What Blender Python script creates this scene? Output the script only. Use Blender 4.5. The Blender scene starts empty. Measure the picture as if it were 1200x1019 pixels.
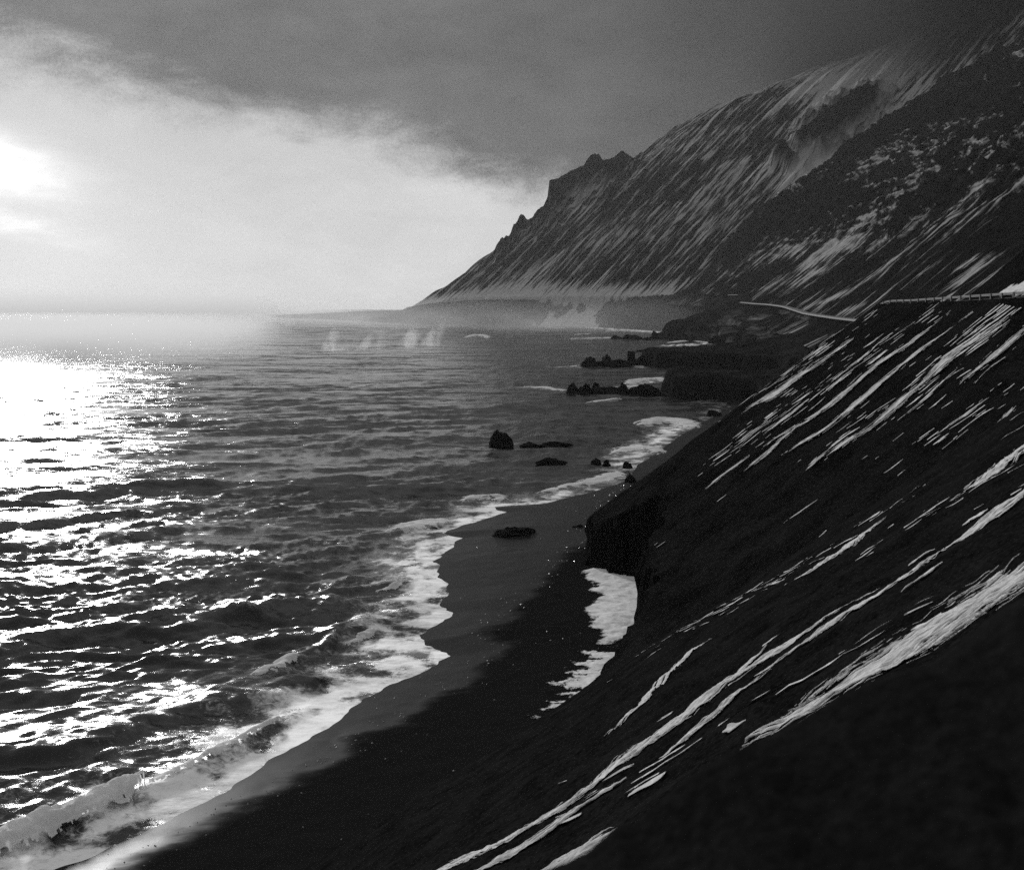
import bpy, math, random
import numpy as np

# ----------------------------------------------------------------------------
# camera, world, sun, exposure
# ----------------------------------------------------------------------------
F = 1300.0            # focal length in photo pixels (photo is 1200 x 1019)
HZ = 358.0            # photo row of the sea horizon
H = 50.0              # camera height above the sea, metres
SUN_AZ, SUN_EL = math.radians(-25.0), math.radians(14.0)

scene = bpy.context.scene
COL = scene.collection
cam_d = bpy.data.cameras.new('camera')
cam_d.sensor_width = 36.0
cam_d.lens = 36.0 * F / 1200.0
cam_d.shift_y = -(509.5 - HZ) / 1200.0
cam_d.clip_start = 0.1
cam_d.clip_end = 40000
cam_d.dof.use_dof = True
cam_d.dof.focus_distance = 300.0
cam_d.dof.aperture_fstop = 2.6
cam = bpy.data.objects.new('camera', cam_d)
cam.location = (0, 0, H)
cam.rotation_euler = (math.radians(90), 0, 0)
COL.objects.link(cam)
scene.camera = cam

scene.view_settings.view_transform = 'Standard'
scene.view_settings.look = 'None'
scene.view_settings.exposure = 0.3
scene.view_settings.gamma = 1.0
scene.view_settings.use_curve_mapping = False
scene.cycles.use_denoising = False
scene.cycles.max_bounces = 5
scene.cycles.volume_bounces = 0
scene.cycles.volume_step_rate = 1.0
scene.cycles.volume_max_steps = 128


class NT:
    """tiny helper round a node tree"""
    def __init__(s, tree):
        s.t = tree; s.n = tree.nodes; s.l = tree.links

    def node(s, typ, **kw):
        n = s.n.new(typ)
        for k, v in kw.items():
            setattr(n, k, v)
        return n

    def put(s, sock, v):
        if hasattr(v, 'is_output'):
            s.l.new(v, sock)
        else:
            sock.default_value = v

    def m(s, op, a, b=None, c=None, clamp=False):
        n = s.node('ShaderNodeMath', operation=op, use_clamp=clamp)
        s.put(n.inputs[0], a)
        if b is not None: s.put(n.inputs[1], b)
        if c is not None: s.put(n.inputs[2], c)
        return n.outputs[0]

    def vm(s, op, a, b=None):
        n = s.node('ShaderNodeVectorMath', operation=op)
        s.put(n.inputs[0], a)
        if b is not None: s.put(n.inputs[1], b)
        return n.outputs['Value'] if op in ('DOT_PRODUCT', 'LENGTH') else n.outputs[0]

    def rng(s, v, a, b, c=0.0, d=1.0, smooth=True):
        n = s.node('ShaderNodeMapRange', interpolation_type='SMOOTHSTEP' if smooth else 'LINEAR')
        s.put(n.inputs['Value'], v)
        for k, q in zip(('From Min', 'From Max', 'To Min', 'To Max'), (a, b, c, d)):
            s.put(n.inputs[k], q)
        return n.outputs[0]

    def mix(s, f, a, b):
        n = s.node('ShaderNodeMix', data_type='FLOAT')
        s.put(n.inputs[0], f); s.put(n.inputs[2], a); s.put(n.inputs[3], b)
        return n.outputs[0]

    def noise(s, vec, scale, detail=4.0, rough=0.55, dist=0.0):
        n = s.node('ShaderNodeTexNoise')
        s.put(n.inputs['Vector'], vec); s.put(n.inputs['Scale'], scale)
        n.inputs['Detail'].default_value = detail
        n.inputs['Roughness'].default_value = rough
        n.inputs['Distortion'].default_value = dist
        return n.outputs[0]

    def mul(s, vec, xyz):
        return s.vm('MULTIPLY', vec, xyz)

    def grey(s, v):
        n = s.node('ShaderNodeCombineColor')
        for i in range(3): s.put(n.inputs[i], v)
        return n.outputs[0]


# ---- world: overcast sky, dark cloud deck above, bright clear band over the sea, sun break
world = bpy.data.worlds.new('World')
scene.world = world
world.use_nodes = True
w = NT(world.node_tree)
w.n.clear()
wo = w.node('ShaderNodeOutputWorld')
bg = w.node('ShaderNodeBackground')
w.l.new(bg.outputs[0], wo.inputs[0])
sky = w.node('ShaderNodeTexSky', sky_type='NISHITA', sun_disc=False)
sky.sun_elevation = SUN_EL
sky.sun_rotation = SUN_AZ
bw = w.node('ShaderNodeRGBToBW')
w.l.new(sky.outputs[0], bw.inputs[0])
tc = w.node('ShaderNodeTexCoord')
d = w.vm('NORMALIZE', tc.outputs['Generated'])
sep = w.node('ShaderNodeSeparateXYZ'); w.l.new(d, sep.inputs[0])
dx, dy, dz = sep.outputs
el = w.m('MULTIPLY', w.m('ARCSINE', dz), 57.2958)
az = w.m('MULTIPLY', w.m('ARCTAN2', dx, dy), 57.2958)
c40 = w.m('COSINE', w.m('MULTIPLY', w.m('ADD', az, 40.0), 1 / 57.2958))
nbig = w.noise(w.mul(d, (5.0, 5.0, 11.0)), 1.0, 5, 0.55)
nmid = w.noise(w.mul(d, (14.0, 14.0, 34.0)), 1.0, 6, 0.6, 0.4)
nwob = w.m('SUBTRACT', nbig, 0.5)
# lower edge of the dark deck (degrees of elevation)
edge = w.m('ADD', w.m('MULTIPLY', w.m('SUBTRACT', c40, 0.766), 27.0), 6.3)
edge = w.m('MAXIMUM', edge, 5.0)
edge = w.m('ADD', edge, w.m('MULTIPLY', nwob, 5.0))
edge = w.m('ADD', edge, w.m('MULTIPLY', w.m('SUBTRACT', nmid, 0.5), 4.2))
ngrain = w.noise(d, 420.0, 3, 0.7)
edge = w.m('ADD', edge, w.m('MULTIPLY', w.m('SUBTRACT', ngrain, 0.5), 1.7))
deck = w.rng(w.m('SUBTRACT', el, edge), -1.6, 2.2)
dark = w.rng(c40, 0.42, 0.95, 0.000, 0.135)
dark = w.m('ADD', dark, w.rng(el, 16.0, 60.0, 0.0, 0.42))
dark = w.m('MULTIPLY', dark, w.m('ADD', 0.05, w.m('ADD', w.m('MULTIPLY', nbig, 1.3), w.m('MULTIPLY', nmid, 0.6))))
light = w.rng(c40, 0.2, 0.75, 0.14, 0.39)
light = w.m('MULTIPLY', light, w.rng(c40, 0.78, 0.97, 1.0, 0.42))
light = w.m('MULTIPLY', light, w.m('ADD', 0.72, w.m('MULTIPLY', nmid, 0.56)))
light = w.m('ADD', light, w.m('MULTIPLY', bw.outputs[0], 0.01))
lum = w.mix(deck, light, dark)
# sun break: ragged bright opening low in the cloud, with lit cloud banks under it
da = w.m('SUBTRACT', az, math.degrees(SUN_AZ) - 1.0)
nst = w.noise(w.mul(d, (9.0, 9.0, 60.0)), 1.0, 7, 0.62, 0.8)
npf = w.noise(w.mul(d, (26.0, 26.0, 60.0)), 1.0, 7, 0.62, 0.5)


def blob(el0, wa, we, k):
    de = w.m('SUBTRACT', w.m('ADD', el, w.m('MULTIPLY', w.m('ABSOLUTE', da), 0.22)), el0)
    r2 = w.m('ADD', w.m('POWER', w.m('DIVIDE', da, wa), 2.0), w.m('POWER', w.m('ABSOLUTE', w.m('DIVIDE', de, we)), 2.5))
    r2 = w.m('ADD', r2, w.m('MULTIPLY', w.m('SUBTRACT', npf, 0.5), k))
    r2 = w.m('ADD', r2, w.m('MULTIPLY', w.m('SUBTRACT', nst, 0.5), k))
    return w.m('EXPONENT', w.m('MULTIPLY', w.m('MAXIMUM', r2, 0.0), -1.0))


lum = w.m('ADD', lum, w.m('MULTIPLY', blob(6.9, 3.2, 1.2, 1.9), 0.75))
lum = w.m('ADD', lum, w.m('MULTIPLY', blob(4.3, 4.2, 0.6, 2.6), 0.22))
lum = w.m('ADD', lum, w.m('MULTIPLY', blob(6.0, 9.0, 3.5, 0.8), 0.05))
w.l.new(w.grey(lum), bg.inputs['Color'])
bg.inputs['Strength'].default_value = 1.0

sun_d = bpy.data.lights.new('sun', 'SUN')
sun_d.energy = 2.0
sun_d.angle = math.radians(6.0)
sun = bpy.data.objects.new('sun', sun_d)
sun.rotation_euler = (math.radians(90) - SUN_EL, 0, math.pi - SUN_AZ)
sun.location = (-200, 400, 300)
COL.objects.link(sun)

# ----------------------------------------------------------------------------
# numeric helpers
# ----------------------------------------------------------------------------
rs = np.random.RandomState(7)
PERM = rs.permutation(512)
PERM = np.concatenate([PERM, PERM, PERM])
GA = rs.rand(512) * 2 * np.pi
GX, GY = np.cos(GA), np.sin(GA)


def perlin(x, y):
    xi = np.floor(x).astype(np.int64); yi = np.floor(y).astype(np.int64)
    xf = x - xi; yf = y - yi
    u = xf * xf * xf * (xf * (xf * 6 - 15) + 10); v = yf * yf * yf * (yf * (yf * 6 - 15) + 10)

    def g(ix, iy, fx, fy):
        h = PERM[PERM[ix & 511] + (iy & 511)]
        return GX[h] * fx + GY[h] * fy
    a = g(xi, yi, xf, yf); b = g(xi + 1, yi, xf - 1, yf)
    c = g(xi, yi + 1, xf, yf - 1); e = g(xi + 1, yi + 1, xf - 1, yf - 1)
    return (a + u * (b - a)) * (1 - v) + (c + u * (e - c)) * v


def fbm(x, y, oct=5, gain=0.5, seed=0.0):
    s = np.zeros_like(np.asarray(x, float) + np.asarray(y, float)); a = 1.0
    x = np.asarray(x, float) + seed * 17.3; y = np.asarray(y, float) + seed * 9.1
    for i in range(oct):
        s += a * perlin(x, y)
        x = x * 2.03 + 13.7; y = y * 2.03 + 5.3; a *= gain
    return s * 1.4


def ridged(x, y, oct=5, gain=0.5, seed=0.0):
    s = 0; a = 1.0; x = x + seed * 11.1; y = y + seed * 7.7
    for i in range(oct):
        s = s + a * (1 - 2.2 * np.abs(perlin(x, y)))
        x = x * 2.07 + 3.1; y = y * 2.07 + 8.8; a *= gain
    return s / 1.6


def billow(x, y, seed):
    r = 0; a = 1.0
    for i in range(3):
        r = r + a * np.sqrt(np.abs(perlin(x + seed * 3.7, y + seed * 5.1)) + 0.02) * 1.5
        x = x * 2.1 + 4.4; y = y * 2.1 + 1.7; a *= 0.36
    return r


def sst(x, a, b):
    t = np.clip((np.asarray(x, float) - a) / (b - a), 0, 1)
    return t * t * (3 - 2 * t)


def softplus(x, k):
    return k * np.logaddexp(0, x / k)


def gp(x, y, z=0.0):
    """photo pixel -> point on the level z"""
    t = (H - z) * F / (y - HZ)
    return ((x - 600.0) / F * t, t)


def dp(x, y, dist):
    """photo pixel at a known distance -> (X, Y, Z)"""
    return ((x - 600.0) / F * dist, dist, H - (y - HZ) / F * dist)


def seg_dist(X, Y, pts, closed=False):
    """distance of points to a polyline"""
    best = np.full(X.shape, 1e12)
    P = list(pts) + ([pts[0]] if closed else [])
    for (ax, ay), (bx, by) in zip(P[:-1], P[1:]):
        ex, ey = bx - ax, by - ay
        L = ex * ex + ey * ey + 1e-12
        t = np.clip(((X - ax) * ex + (Y - ay) * ey) / L, 0, 1)
        best = np.minimum(best, (X - ax - t * ex) ** 2 + (Y - ay - t * ey) ** 2)
    return np.sqrt(best)


def inside(X, Y, poly):
    r = np.zeros(X.shape, bool)
    n = len(poly)
    for i in range(n):
        ax, ay = poly[i]; bx, by = poly[(i + 1) % n]
        c = ((ay > Y) != (by > Y)) & (X < (bx - ax) * (Y - ay) / (by - ay + 1e-12) + ax)
        r ^= c
    return r


def sdist(X, Y, poly):
    """signed distance, positive inside"""
    dd = seg_dist(X, Y, poly, True)
    return np.where(inside(X, Y, poly), dd, -dd)


def smooth_line(pts, n=6):
    """Catmull-Rom resample of a 2-D polyline"""
    P = np.array(pts, float)
    Q = np.vstack([2 * P[0] - P[1], P, 2 * P[-1] - P[-2]])
    out = []
    for i in range(1, len(Q) - 2):
        for k in range(n):
            t = k / n
            p0, p1, p2, p3 = Q[i - 1:i + 3]
            out.append(0.5 * (2 * p1 + (p2 - p0) * t + (2 * p0 - 5 * p1 + 4 * p2 - p3) * t * t + (3 * p1 - p0 - 3 * p2 + p3) * t ** 3))
    out.append(Q[-2])
    return np.array(out)


# ----------------------------------------------------------------------------
# mesh helpers
# ----------------------------------------------------------------------------
def tag(o, label, cat, group=None, kind=None):
    o['label'] = label; o['category'] = cat
    if group: o['group'] = group
    if kind: o['kind'] = kind
    return o


def mesh_np(name, verts, quads, mat, attrs=None, uv=None, smooth=True, parent=None):
    me = bpy.data.meshes.new(name)
    verts = np.asarray(verts, np.float32); quads = np.asarray(quads, np.int32)
    nv, nf = len(verts), len(quads); k = quads.shape[1]
    me.vertices.add(nv); me.vertices.foreach_set('co', verts.ravel())
    me.loops.add(nf * k); me.loops.foreach_set('vertex_index', quads.ravel())
    me.polygons.add(nf)
    me.polygons.foreach_set('loop_start', np.arange(0, nf * k, k, dtype=np.int32))
    me.polygons.foreach_set('use_smooth', np.full(nf, smooth, dtype=bool))
    if uv is not None:
        ul = me.uv_layers.new(name='UVMap')
        ul.data.foreach_set('uv', np.asarray(uv, np.float32)[quads.ravel()].ravel())
    for nm, arr in (attrs or {}).items():
        a = me.attributes.new(nm, 'FLOAT', 'POINT')
        a.data.foreach_set('value', np.asarray(arr, np.float32).ravel())
    me.update(calc_edges=True); me.validate()
    me.materials.append(mat)
    o = bpy.data.objects.new(name, me)
    COL.objects.link(o)
    if parent: o.parent = parent
    return o


def grid_quads(nr, nc):
    i = np.arange(nr * nc).reshape(nr, nc)
    return np.stack([i[:-1, :-1], i[:-1, 1:], i[1:, 1:], i[1:, :-1]], -1).reshape(-1, 4)


def grid_obj(name, X, Y, Z, mat, attrs=None, U=None, V=None):
    nr, nc = X.shape
    q = grid_quads(nr, nc)
    # keep normals upward
    a, b, c = q[0][0], q[0][1], q[0][3]
    v = np.stack([X.ravel(), Y.ravel(), Z.ravel()], -1)
    if np.cross(v[b] - v[a], v[c] - v[a])[2] < 0: q = q[:, ::-1]
    uv = None if U is None else np.stack([U.ravel(), V.ravel()], -1)
    return mesh_np(name, v, q, mat, {k: x.ravel() for k, x in (attrs or {}).items()}, uv)


def keep_cells(name, X, Y, Z, f, mat, attrs=None, parent=None, islands=None):
    """a sheet holding only the cells whose field f is positive"""
    nr, nc = X.shape
    q = grid_quads(nr, nc)
    ff = f.ravel()
    q = q[ff[q].mean(1) > 0]
    if len(q) == 0: return None
    if islands is not None:
        par = np.arange(nr * nc)
        for _ in range(4000):
            mn = par[q].min(1)
            new = par.copy()
            for c_ in range(4): np.minimum.at(new, q[:, c_], mn)
            new = new[new]
            if (new == par).all(): break
            par = new
        lab = par[q[:, 0]]
        u_, cnt = np.unique(lab, return_counts=True)
        main = lab == u_[cnt.argmax()]
        vv_ = np.stack([X.ravel(), Y.ravel(), Z.ravel()], -1)
        islands.append(vv_[q[~main]])
        q = q[main]
    used, inv = np.unique(q.ravel(), return_inverse=True)
    v = np.stack([X.ravel(), Y.ravel(), Z.ravel()], -1)[used]
    q = inv.reshape(-1, 4)
    a = v[q[:, 1]] - v[q[:, 0]]; b = v[q[:, 3]] - v[q[:, 0]]
    if np.median(np.cross(a, b)[:, 2]) < 0: q = q[:, ::-1]
    return mesh_np(name, v, q, mat, {k: x.ravel()[used] for k, x in (attrs or {}).items()}, parent=parent)


def ribbon(name, pts, hw, zf, mat, du, dv, lift=0.03, puff=0.0, seed=1, nu=1.0, nv=1.0, namp=0.8, taper=0.12, attrs=None, bias=0.0, lump=0.0, lumps=0.5, islands=None, spread=0.0):
    """ragged sheet that follows a polyline: pts (x, y), hw half-widths per point"""
    P = smooth_line(pts, 8)
    W = np.interp(np.linspace(0, 1, len(P)), np.linspace(0, 1, len(hw)), hw)
    S = np.concatenate([[0], np.cumsum(np.hypot(*np.diff(P, axis=0).T))])
    L = S[-1]; n = max(int(L / du), 8)
    s = np.linspace(0, L, n)
    px = np.interp(s, S, P[:, 0]); py = np.interp(s, S, P[:, 1]); ww = np.interp(s, S, W)
    tx = np.gradient(px); ty = np.gradient(py); tl = np.hypot(tx, ty); tx /= tl; ty /= tl
    wm = ww.max() * 1.7
    m = max(int(2 * wm / dv), 6)
    v = np.linspace(-wm, wm, m)
    X = px[:, None] - ty[:, None] * v; Y = py[:, None] + tx[:, None] * v
    tap = np.minimum(1, np.minimum(s, L - s) / (taper * L + 1e-9)) ** 0.6
    SS = np.repeat(s[:, None], m, 1); VV = np.repeat(v[None], n, 0)
    f = (ww * tap)[:, None] / ww.max() - np.abs(VV) / ww.max() + namp * fbm(SS * nu, VV * nv, 5, 0.6, seed) * 0.6 + bias
    f = np.where(tap[:, None] <= 0.02, -1, f)
    env = np.clip(1 - (VV / (1.35 * (ww * tap)[:, None] + 1e-6)) ** 2, 0, 1)
    Z = zf(X, Y) + lift + (puff * np.sqrt(env) if lump else puff * np.sqrt(np.clip(f, 0, 1)))
    if lump: Z = Z + lump * env * billow(X / lumps, Y / lumps, seed + 3)
    return keep_cells(name, X, Y, Z, f + spread, mat, {'edge': f + spread}, islands=islands)


# ----------------------------------------------------------------------------
# materials
# ----------------------------------------------------------------------------
def material(name):
    m = bpy.data.materials.new(name); m.use_nodes = True
    t = NT(m.node_tree)
    b = next(n for n in t.n if n.type == 'BSDF_PRINCIPLED')
    out = next(n for n in t.n if n.type == 'OUTPUT_MATERIAL')
    return m, t, b, out


def bump(t, b, h, strength=0.5, dist=0.1):
    n = t.node('ShaderNodeBump')
    n.inputs['Strength'].default_value = strength
    n.inputs['Distance'].default_value = dist
    t.l.new(h, n.inputs['Height'])
    t.l.new(n.outputs[0], b.inputs['Normal'])


def uvec(t):
    n = t.node('ShaderNodeUVMap', uv_map='UVMap')
    return n.outputs[0]


def ovec(t):
    return t.node('ShaderNodeNewGeometry').outputs['Position']


def attr(t, name):
    n = t.node('ShaderNodeAttribute', attribute_name=name)
    return n.outputs['Fac']


def mat_scree(name, lo, hi, sc, bs=0.6, bd=0.08):
    m, t, b, o = material(name)
    p = ovec(t)
    n1 = t.noise(p, sc, 8, 0.65); n2 = t.noise(p, sc * 0.08, 4, 0.6)
    v = t.rng(t.m('ADD', t.m('MULTIPLY', n1, 0.6), t.m('MULTIPLY', n2, 0.4)), 0.35, 0.68, lo, hi)
    t.l.new(t.grey(v), b.inputs['Base Color'])
    b.inputs['Roughness'].default_value = 0.95
    b.inputs['Specular IOR Level'].default_value = 0.0
    bump(t, b, n1, bs, bd)
    return m


def mat_snow(name, col=0.72, sc=6.0):
    m, t, b, o = material(name)
    p = ovec(t)
    n1 = t.noise(p, sc, 6, 0.65)
    n2 = t.noise(p, sc * 1.7, 5, 0.75)
    mk = t.rng(t.m('ADD', attr(t, 'edge'), t.m('MULTIPLY', t.m('SUBTRACT', n2, 0.5), 0.9)), -0.02, 0.22)
    n3 = t.noise(p, sc * 0.22, 5, 0.6)
    v = t.mix(mk, 0.014, t.m('MULTIPLY', t.rng(n1, 0.3, 0.7, col * 0.72, col), t.rng(n3, 0.3, 0.6, 0.72, 1.05)))
    t.l.new(t.grey(v), b.inputs['Base Color'])
    b.inputs['Roughness'].default_value = 0.85
    b.inputs['Specular IOR Level'].default_value = 0.0
    bump(t, b, n1, 0.4, 0.05)
    return m


def mat_mountain(name, kind):
    """dark volcanic rock with wind-packed snow left in the runnels (uv in metres: u along the slope, v down it)"""
    m, t, b, o = material(name)
    uv = uvec(t); p = ovec(t)
    if kind == 'streak':
        s1 = t.noise(t.mul(uv, (1 / 17.0, 1 / 300.0, 1)), 1.0, 6, 0.65, 0.0)
        s2 = t.noise(t.mul(uv, (1 / 7.0, 1 / 60.0, 1)), 1.0, 5, 0.65)
        big = t.noise(t.mul(uv, (1 / 420.0, 1 / 300.0, 1)), 1.0, 4, 0.5)
        f = t.m('ADD', t.m('MULTIPLY', s1, 0.55), t.m('MULTIPLY', s2, 0.45))
        f = t.m('ADD', f, t.m('MULTIPLY', t.m('SUBTRACT', big, 0.5), 0.30))
        f = t.m('ADD', f, t.m('MULTIPLY', attr(t, 'snow'), 0.12))
        mask = t.rng(f, 0.49, 0.58)
        rock = t.noise(p, 0.05, 8, 0.65)
        crag = attr(t, 'crag')
        mask = t.m('MULTIPLY', mask, t.m('SUBTRACT', 1.0, crag, clamp=True))
        top = 0.36  # snow tone raised to stand in for haze over this face
    else:
        s1 = t.noise(t.mul(uv, (1 / 70.0, 1 / 34.0, 1)), 1.0, 9, 0.70, 1.2)
        s2 = t.noise(t.mul(uv, (1 / 9.0, 1 / 90.0, 1)), 1.0, 5, 0.6)
        big = t.noise(t.mul(uv, (1 / 300.0, 1 / 170.0, 1)), 1.0, 5, 0.6)
        low = attr(t, 'snow')     # 1 on the scree below the crags
        f = t.mix(low, s1, t.m('ADD', t.m('MULTIPLY', s2, 0.75), t.m('MULTIPLY', s1, 0.25)))
        f = t.m('ADD', f, t.m('MULTIPLY', t.m('SUBTRACT', big, 0.5), 0.75))
        f = t.m('ADD', f, t.m('MULTIPLY', attr(t, 'field'), 0.12))
        mask = t.rng(f, 0.54, 0.655)
        nz = t.node('ShaderNodeSeparateXYZ'); t.l.new(t.node('ShaderNodeNewGeometry').outputs['Normal'], nz.inputs[0])
        mask = t.m('MULTIPLY', mask, t.rng(nz.outputs[2], 0.5, 0.75))
        rock = t.noise(p, 0.09, 8, 0.7)
        top = 0.34
    dark = t.rng(rock, 0.3, 0.7, 0.005, 0.018)
    t.l.new(t.grey(t.mix(mask, dark, top)), b.inputs['Base Color'])
    b.inputs['Roughness'].default_value = 0.95
    b.inputs['Specular IOR Level'].default_value = 0.0
    bump(t, b, rock, 0.7, 4.0)
    return m


def mat_beach():
    m, t, b, o = material('black_sand')
    p = ovec(t)
    n1 = t.noise(p, 5.0, 8, 0.7); n2 = t.noise(t.mul(p, (0.12, 0.3, 0.3)), 1.0, 5, 0.6)
    wet = attr(t, 'wet')
    wet = t.m('ADD', wet, t.m('MULTIPLY', t.m('SUBTRACT', n2, 0.5), 0.9))
    wet = t.rng(wet, 0.15, 1.0)
    v = t.rng(n1, 0.3, 0.75, 0.008, 0.018)
    t.l.new(t.grey(v), b.inputs['Base Color'])
    t.l.new(t.mix(wet, 0.95, 0.36), b.inputs['Roughness'])
    t.l.new(t.mix(wet, 0.0, 0.04), b.inputs['Specular IOR Level'])
    bump(t, b, t.m('ADD', t.m('MULTIPLY', n1, 0.3), n2), 0.25, 0.06)
    return m


def mat_sea():
    m, t, b, o = material('sea_water')
    p = ovec(t)
    foam = attr(t, 'foam')
    n0 = t.noise(t.mul(p, (0.9, 1.5, 1)), 1.0, 5, 0.62, 0.3)
    n1 = t.noise(t.mul(p, (0.22, 0.42, 1)), 1.0, 6, 0.6, 0.3)
    lace = t.noise(p, 0.9, 9, 0.75, 1.4)
    fl = t.m('ADD', foam, t.m('MULTIPLY', t.m('SUBTRACT', lace, 0.5), 1.5))
    fm = t.m('MULTIPLY', t.rng(fl, 0.30, 1.02), t.rng(foam, 0.02, 0.12))
    t.l.new(t.grey(t.mix(fm, 0.014, 0.92)), b.inputs['Base Color'])
    t.l.new(t.mix(fm, 0.20, 0.8), b.inputs['Roughness'])
    b.inputs['IOR'].default_value = 1.333
    def tilt(scale, det, rgh):
        n = t.node('ShaderNodeTexNoise')
        t.l.new(t.mul(p, scale), n.inputs['Vector'])
        n.inputs['Scale'].default_value = 1.0
        n.inputs['Detail'].default_value = det
        n.inputs['Roughness'].default_value = rgh
        n.inputs['Distortion'].default_value = 0.3
        return t.vm('SUBTRACT', n.outputs['Color'], (0.5, 0.5, 0.5))
    a1 = t.mul(tilt((1 / 24.0, 1 / 8.0, 0.0), 7.0, 0.72), (1.4, 1.3, 0.0))
    a2 = t.mul(tilt((1 / 3.6, 1 / 1.8, 0.0), 5.0, 0.7), (1.1, 0.95, 0.0))
    a3 = t.mul(tilt((1 / 75.0, 1 / 22.0, 0.0), 3.0, 0.6), (0.35, 1.35, 0.0))
    a1 = t.vm('ADD', t.vm('ADD', a1, a2), a3)
    geo = t.node('ShaderNodeNewGeometry')
    nn = t.vm('NORMALIZE', t.vm('ADD', geo.outputs['Normal'], t.mul(a1, (1.0, 1.0, 0.0))))
    bn = t.node('ShaderNodeBump'); bn.inputs['Strength'].default_value = 0.6; bn.inputs['Distance'].default_value = 0.3
    t.l.new(t.m('ADD', t.m('MULTIPLY', n0, 0.30), t.m('MULTIPLY', fm, 0.15)), bn.inputs['Height'])
    t.l.new(nn, bn.inputs['Normal'])
    t.l.new(bn.outputs[0], b.inputs['Normal'])
    return m


def mat_foam():
    m, t, b, o = material('white_foam')
    p = ovec(t)
    n1 = t.noise(p, 2.2, 8, 0.7)
    t.l.new(t.grey(t.rng(n1, 0.3, 0.62, 0.75, 0.93)), b.inputs['Base Color'])
    b.inputs['Roughness'].default_value = 0.9
    tr = t.node('ShaderNodeBsdfTranslucent'); tr.inputs[0].default_value = (0.95, 0.95, 0.95, 1)
    mx = t.node('ShaderNodeMixShader'); mx.inputs[0].default_value = 0.42
    t.l.new(b.outputs[0], mx.inputs[1]); t.l.new(tr.outputs[0], mx.inputs[2]); t.l.new(mx.outputs[0], o.inputs['Surface'])
    bump(t, b, n1, 0.3, 0.15)
    return m


def mat_plain(name, v, rough=0.8, spec=0.3, metal=0.0, sc=3.0):
    m, t, b, o = material(name)
    n1 = t.noise(ovec(t), sc, 5, 0.6)
    t.l.new(t.grey(t.rng(n1, 0.25, 0.75, v * 0.75, v * 1.2)), b.inputs['Base Color'])
    b.inputs['Roughness'].default_value = rough
    b.inputs['Specular IOR Level'].default_value = spec
    b.inputs['Metallic'].default_value = metal
    return m


M_SCREE = mat_scree('dark_scree', 0.004, 0.020, 7.0, 0.9, 0.10)
M_SCREE2 = mat_scree('dark_scree_far', 0.004, 0.019, 2.2, 0.9, 0.3)
M_LIP = mat_scree('gravel_bank', 0.008, 0.018, 26.0, 0.7, 0.02)
M_LAND = mat_scree('basalt_land', 0.010, 0.024, 0.25, 0.9, 1.2)
M_SNOW = mat_snow('old_snow', 0.74, 9.0)
M_SNOWH = mat_snow('headland_snow', 0.74, 2.6)
M_SNOWB = mat_snow('beach_snow', 0.86, 2.4)
M_C = mat_mountain('streaked_mountain', 'streak')
M_D = mat_mountain('craggy_mountain', 'crag')
M_BEACH = mat_beach()
M_SEA = mat_sea()
M_FOAM = mat_foam()
M_ROCK = mat_scree('sea_rock', 0.008, 0.022, 1.2, 0.9, 0.4)
M_ROAD = mat_plain('asphalt', 0.05, 0.85)
M_ROADSNOW = mat_plain('icy_road', 0.12, 0.6, 0.3)
M_RAIL = mat_plain('galvanised_steel', 0.16, 0.6, 0.3, 0.0)
M_POST = mat_plain('post_steel', 0.03, 0.7)

# ----------------------------------------------------------------------------
# land: scree slopes near by
# ----------------------------------------------------------------------------
FOLD = 71.0


def zA0(x, y):
    return 45.0 + 0.647 * x - 0.316 * y


def zA(x, y):
    z = zA0(x, y) - 0.75 * softplus(y - FOLD - 3.0, 1.6)
    z = z + 0.35 * fbm(x / 9.0, y / 9.0, 3, 0.5, 2) * sst(y, 8, 20)
    return z


def hitA(x, y):
    s, xx = (y - HZ) / F, (x - 600) / F
    t = 5.0 / (s - 0.316 + 0.647 * xx)
    t = min(t, FOLD + 1)
    return (xx * t, t)


def grainA(x, y):
    u = (x * 0.44 + y * 0.90); v = (-0.90 * x + 0.44 * y)
    return 0.10 * fbm(u / 1.4, v / 6.0, 4, 0.6, 4) + 0.05 * fbm(x * 1.7, y * 1.7, 3, 0.6, 9)


ys = np.concatenate([np.linspace(6, 40, 190), np.linspace(40.25, 84, 150)[0:], np.linspace(85, 135, 26)])
xx = np.linspace(-0.62, 0.60, 420)
Yg, XX = np.meshgrid(ys, xx, indexing='ij')
Xg = XX * (Yg + 4)
Zg = zA(Xg, Yg) + grainA(Xg, Yg)
o = grid_obj('scree_slope', Xg, Yg, Zg, M_SCREE)
tag(o, 'steep black scree slope below the gravel bank, crossed by long snow streaks', 'slope', kind='structure')

# gravel bank at the photographer's feet
lip = [(300, 1230), (520, 1085), (600, 1042), (640, 1015), (690, 992), (722, 966), (745, 964), (800, 918), (850, 880), (880, 869), (905, 862), (940, 845), (990, 817), (1050, 788), (1085, 779), (1140, 742), (1165, 720), (1200, 697), (1300, 634), (1500, 535)]
LD = 3.2
lx = np.array([(a - 600) / F * LD for a, b_ in lip]); lz = np.array([H - (b_ - HZ) / F * LD for a, b_ in lip])
Xg, Yg = np.meshgrid(np.linspace(-0.9, 2.6, 240), np.linspace(0.9, 6.0, 200))
top = np.interp(Xg, lx, lz)
Zg = top - 0.22 * np.abs(Yg - LD) ** 1.3 - np.where(Yg > LD, 0.9, 0.02) * np.abs(Yg - LD) + 0.02 * fbm(Xg * 3, Yg * 3, 4, 0.5, 1) + 0.004 * fbm(Xg * 22, Yg * 22, 3, 0.6, 5)
o = grid_obj('gravel_bank', Xg, Yg, Zg, M_LIP)
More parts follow.
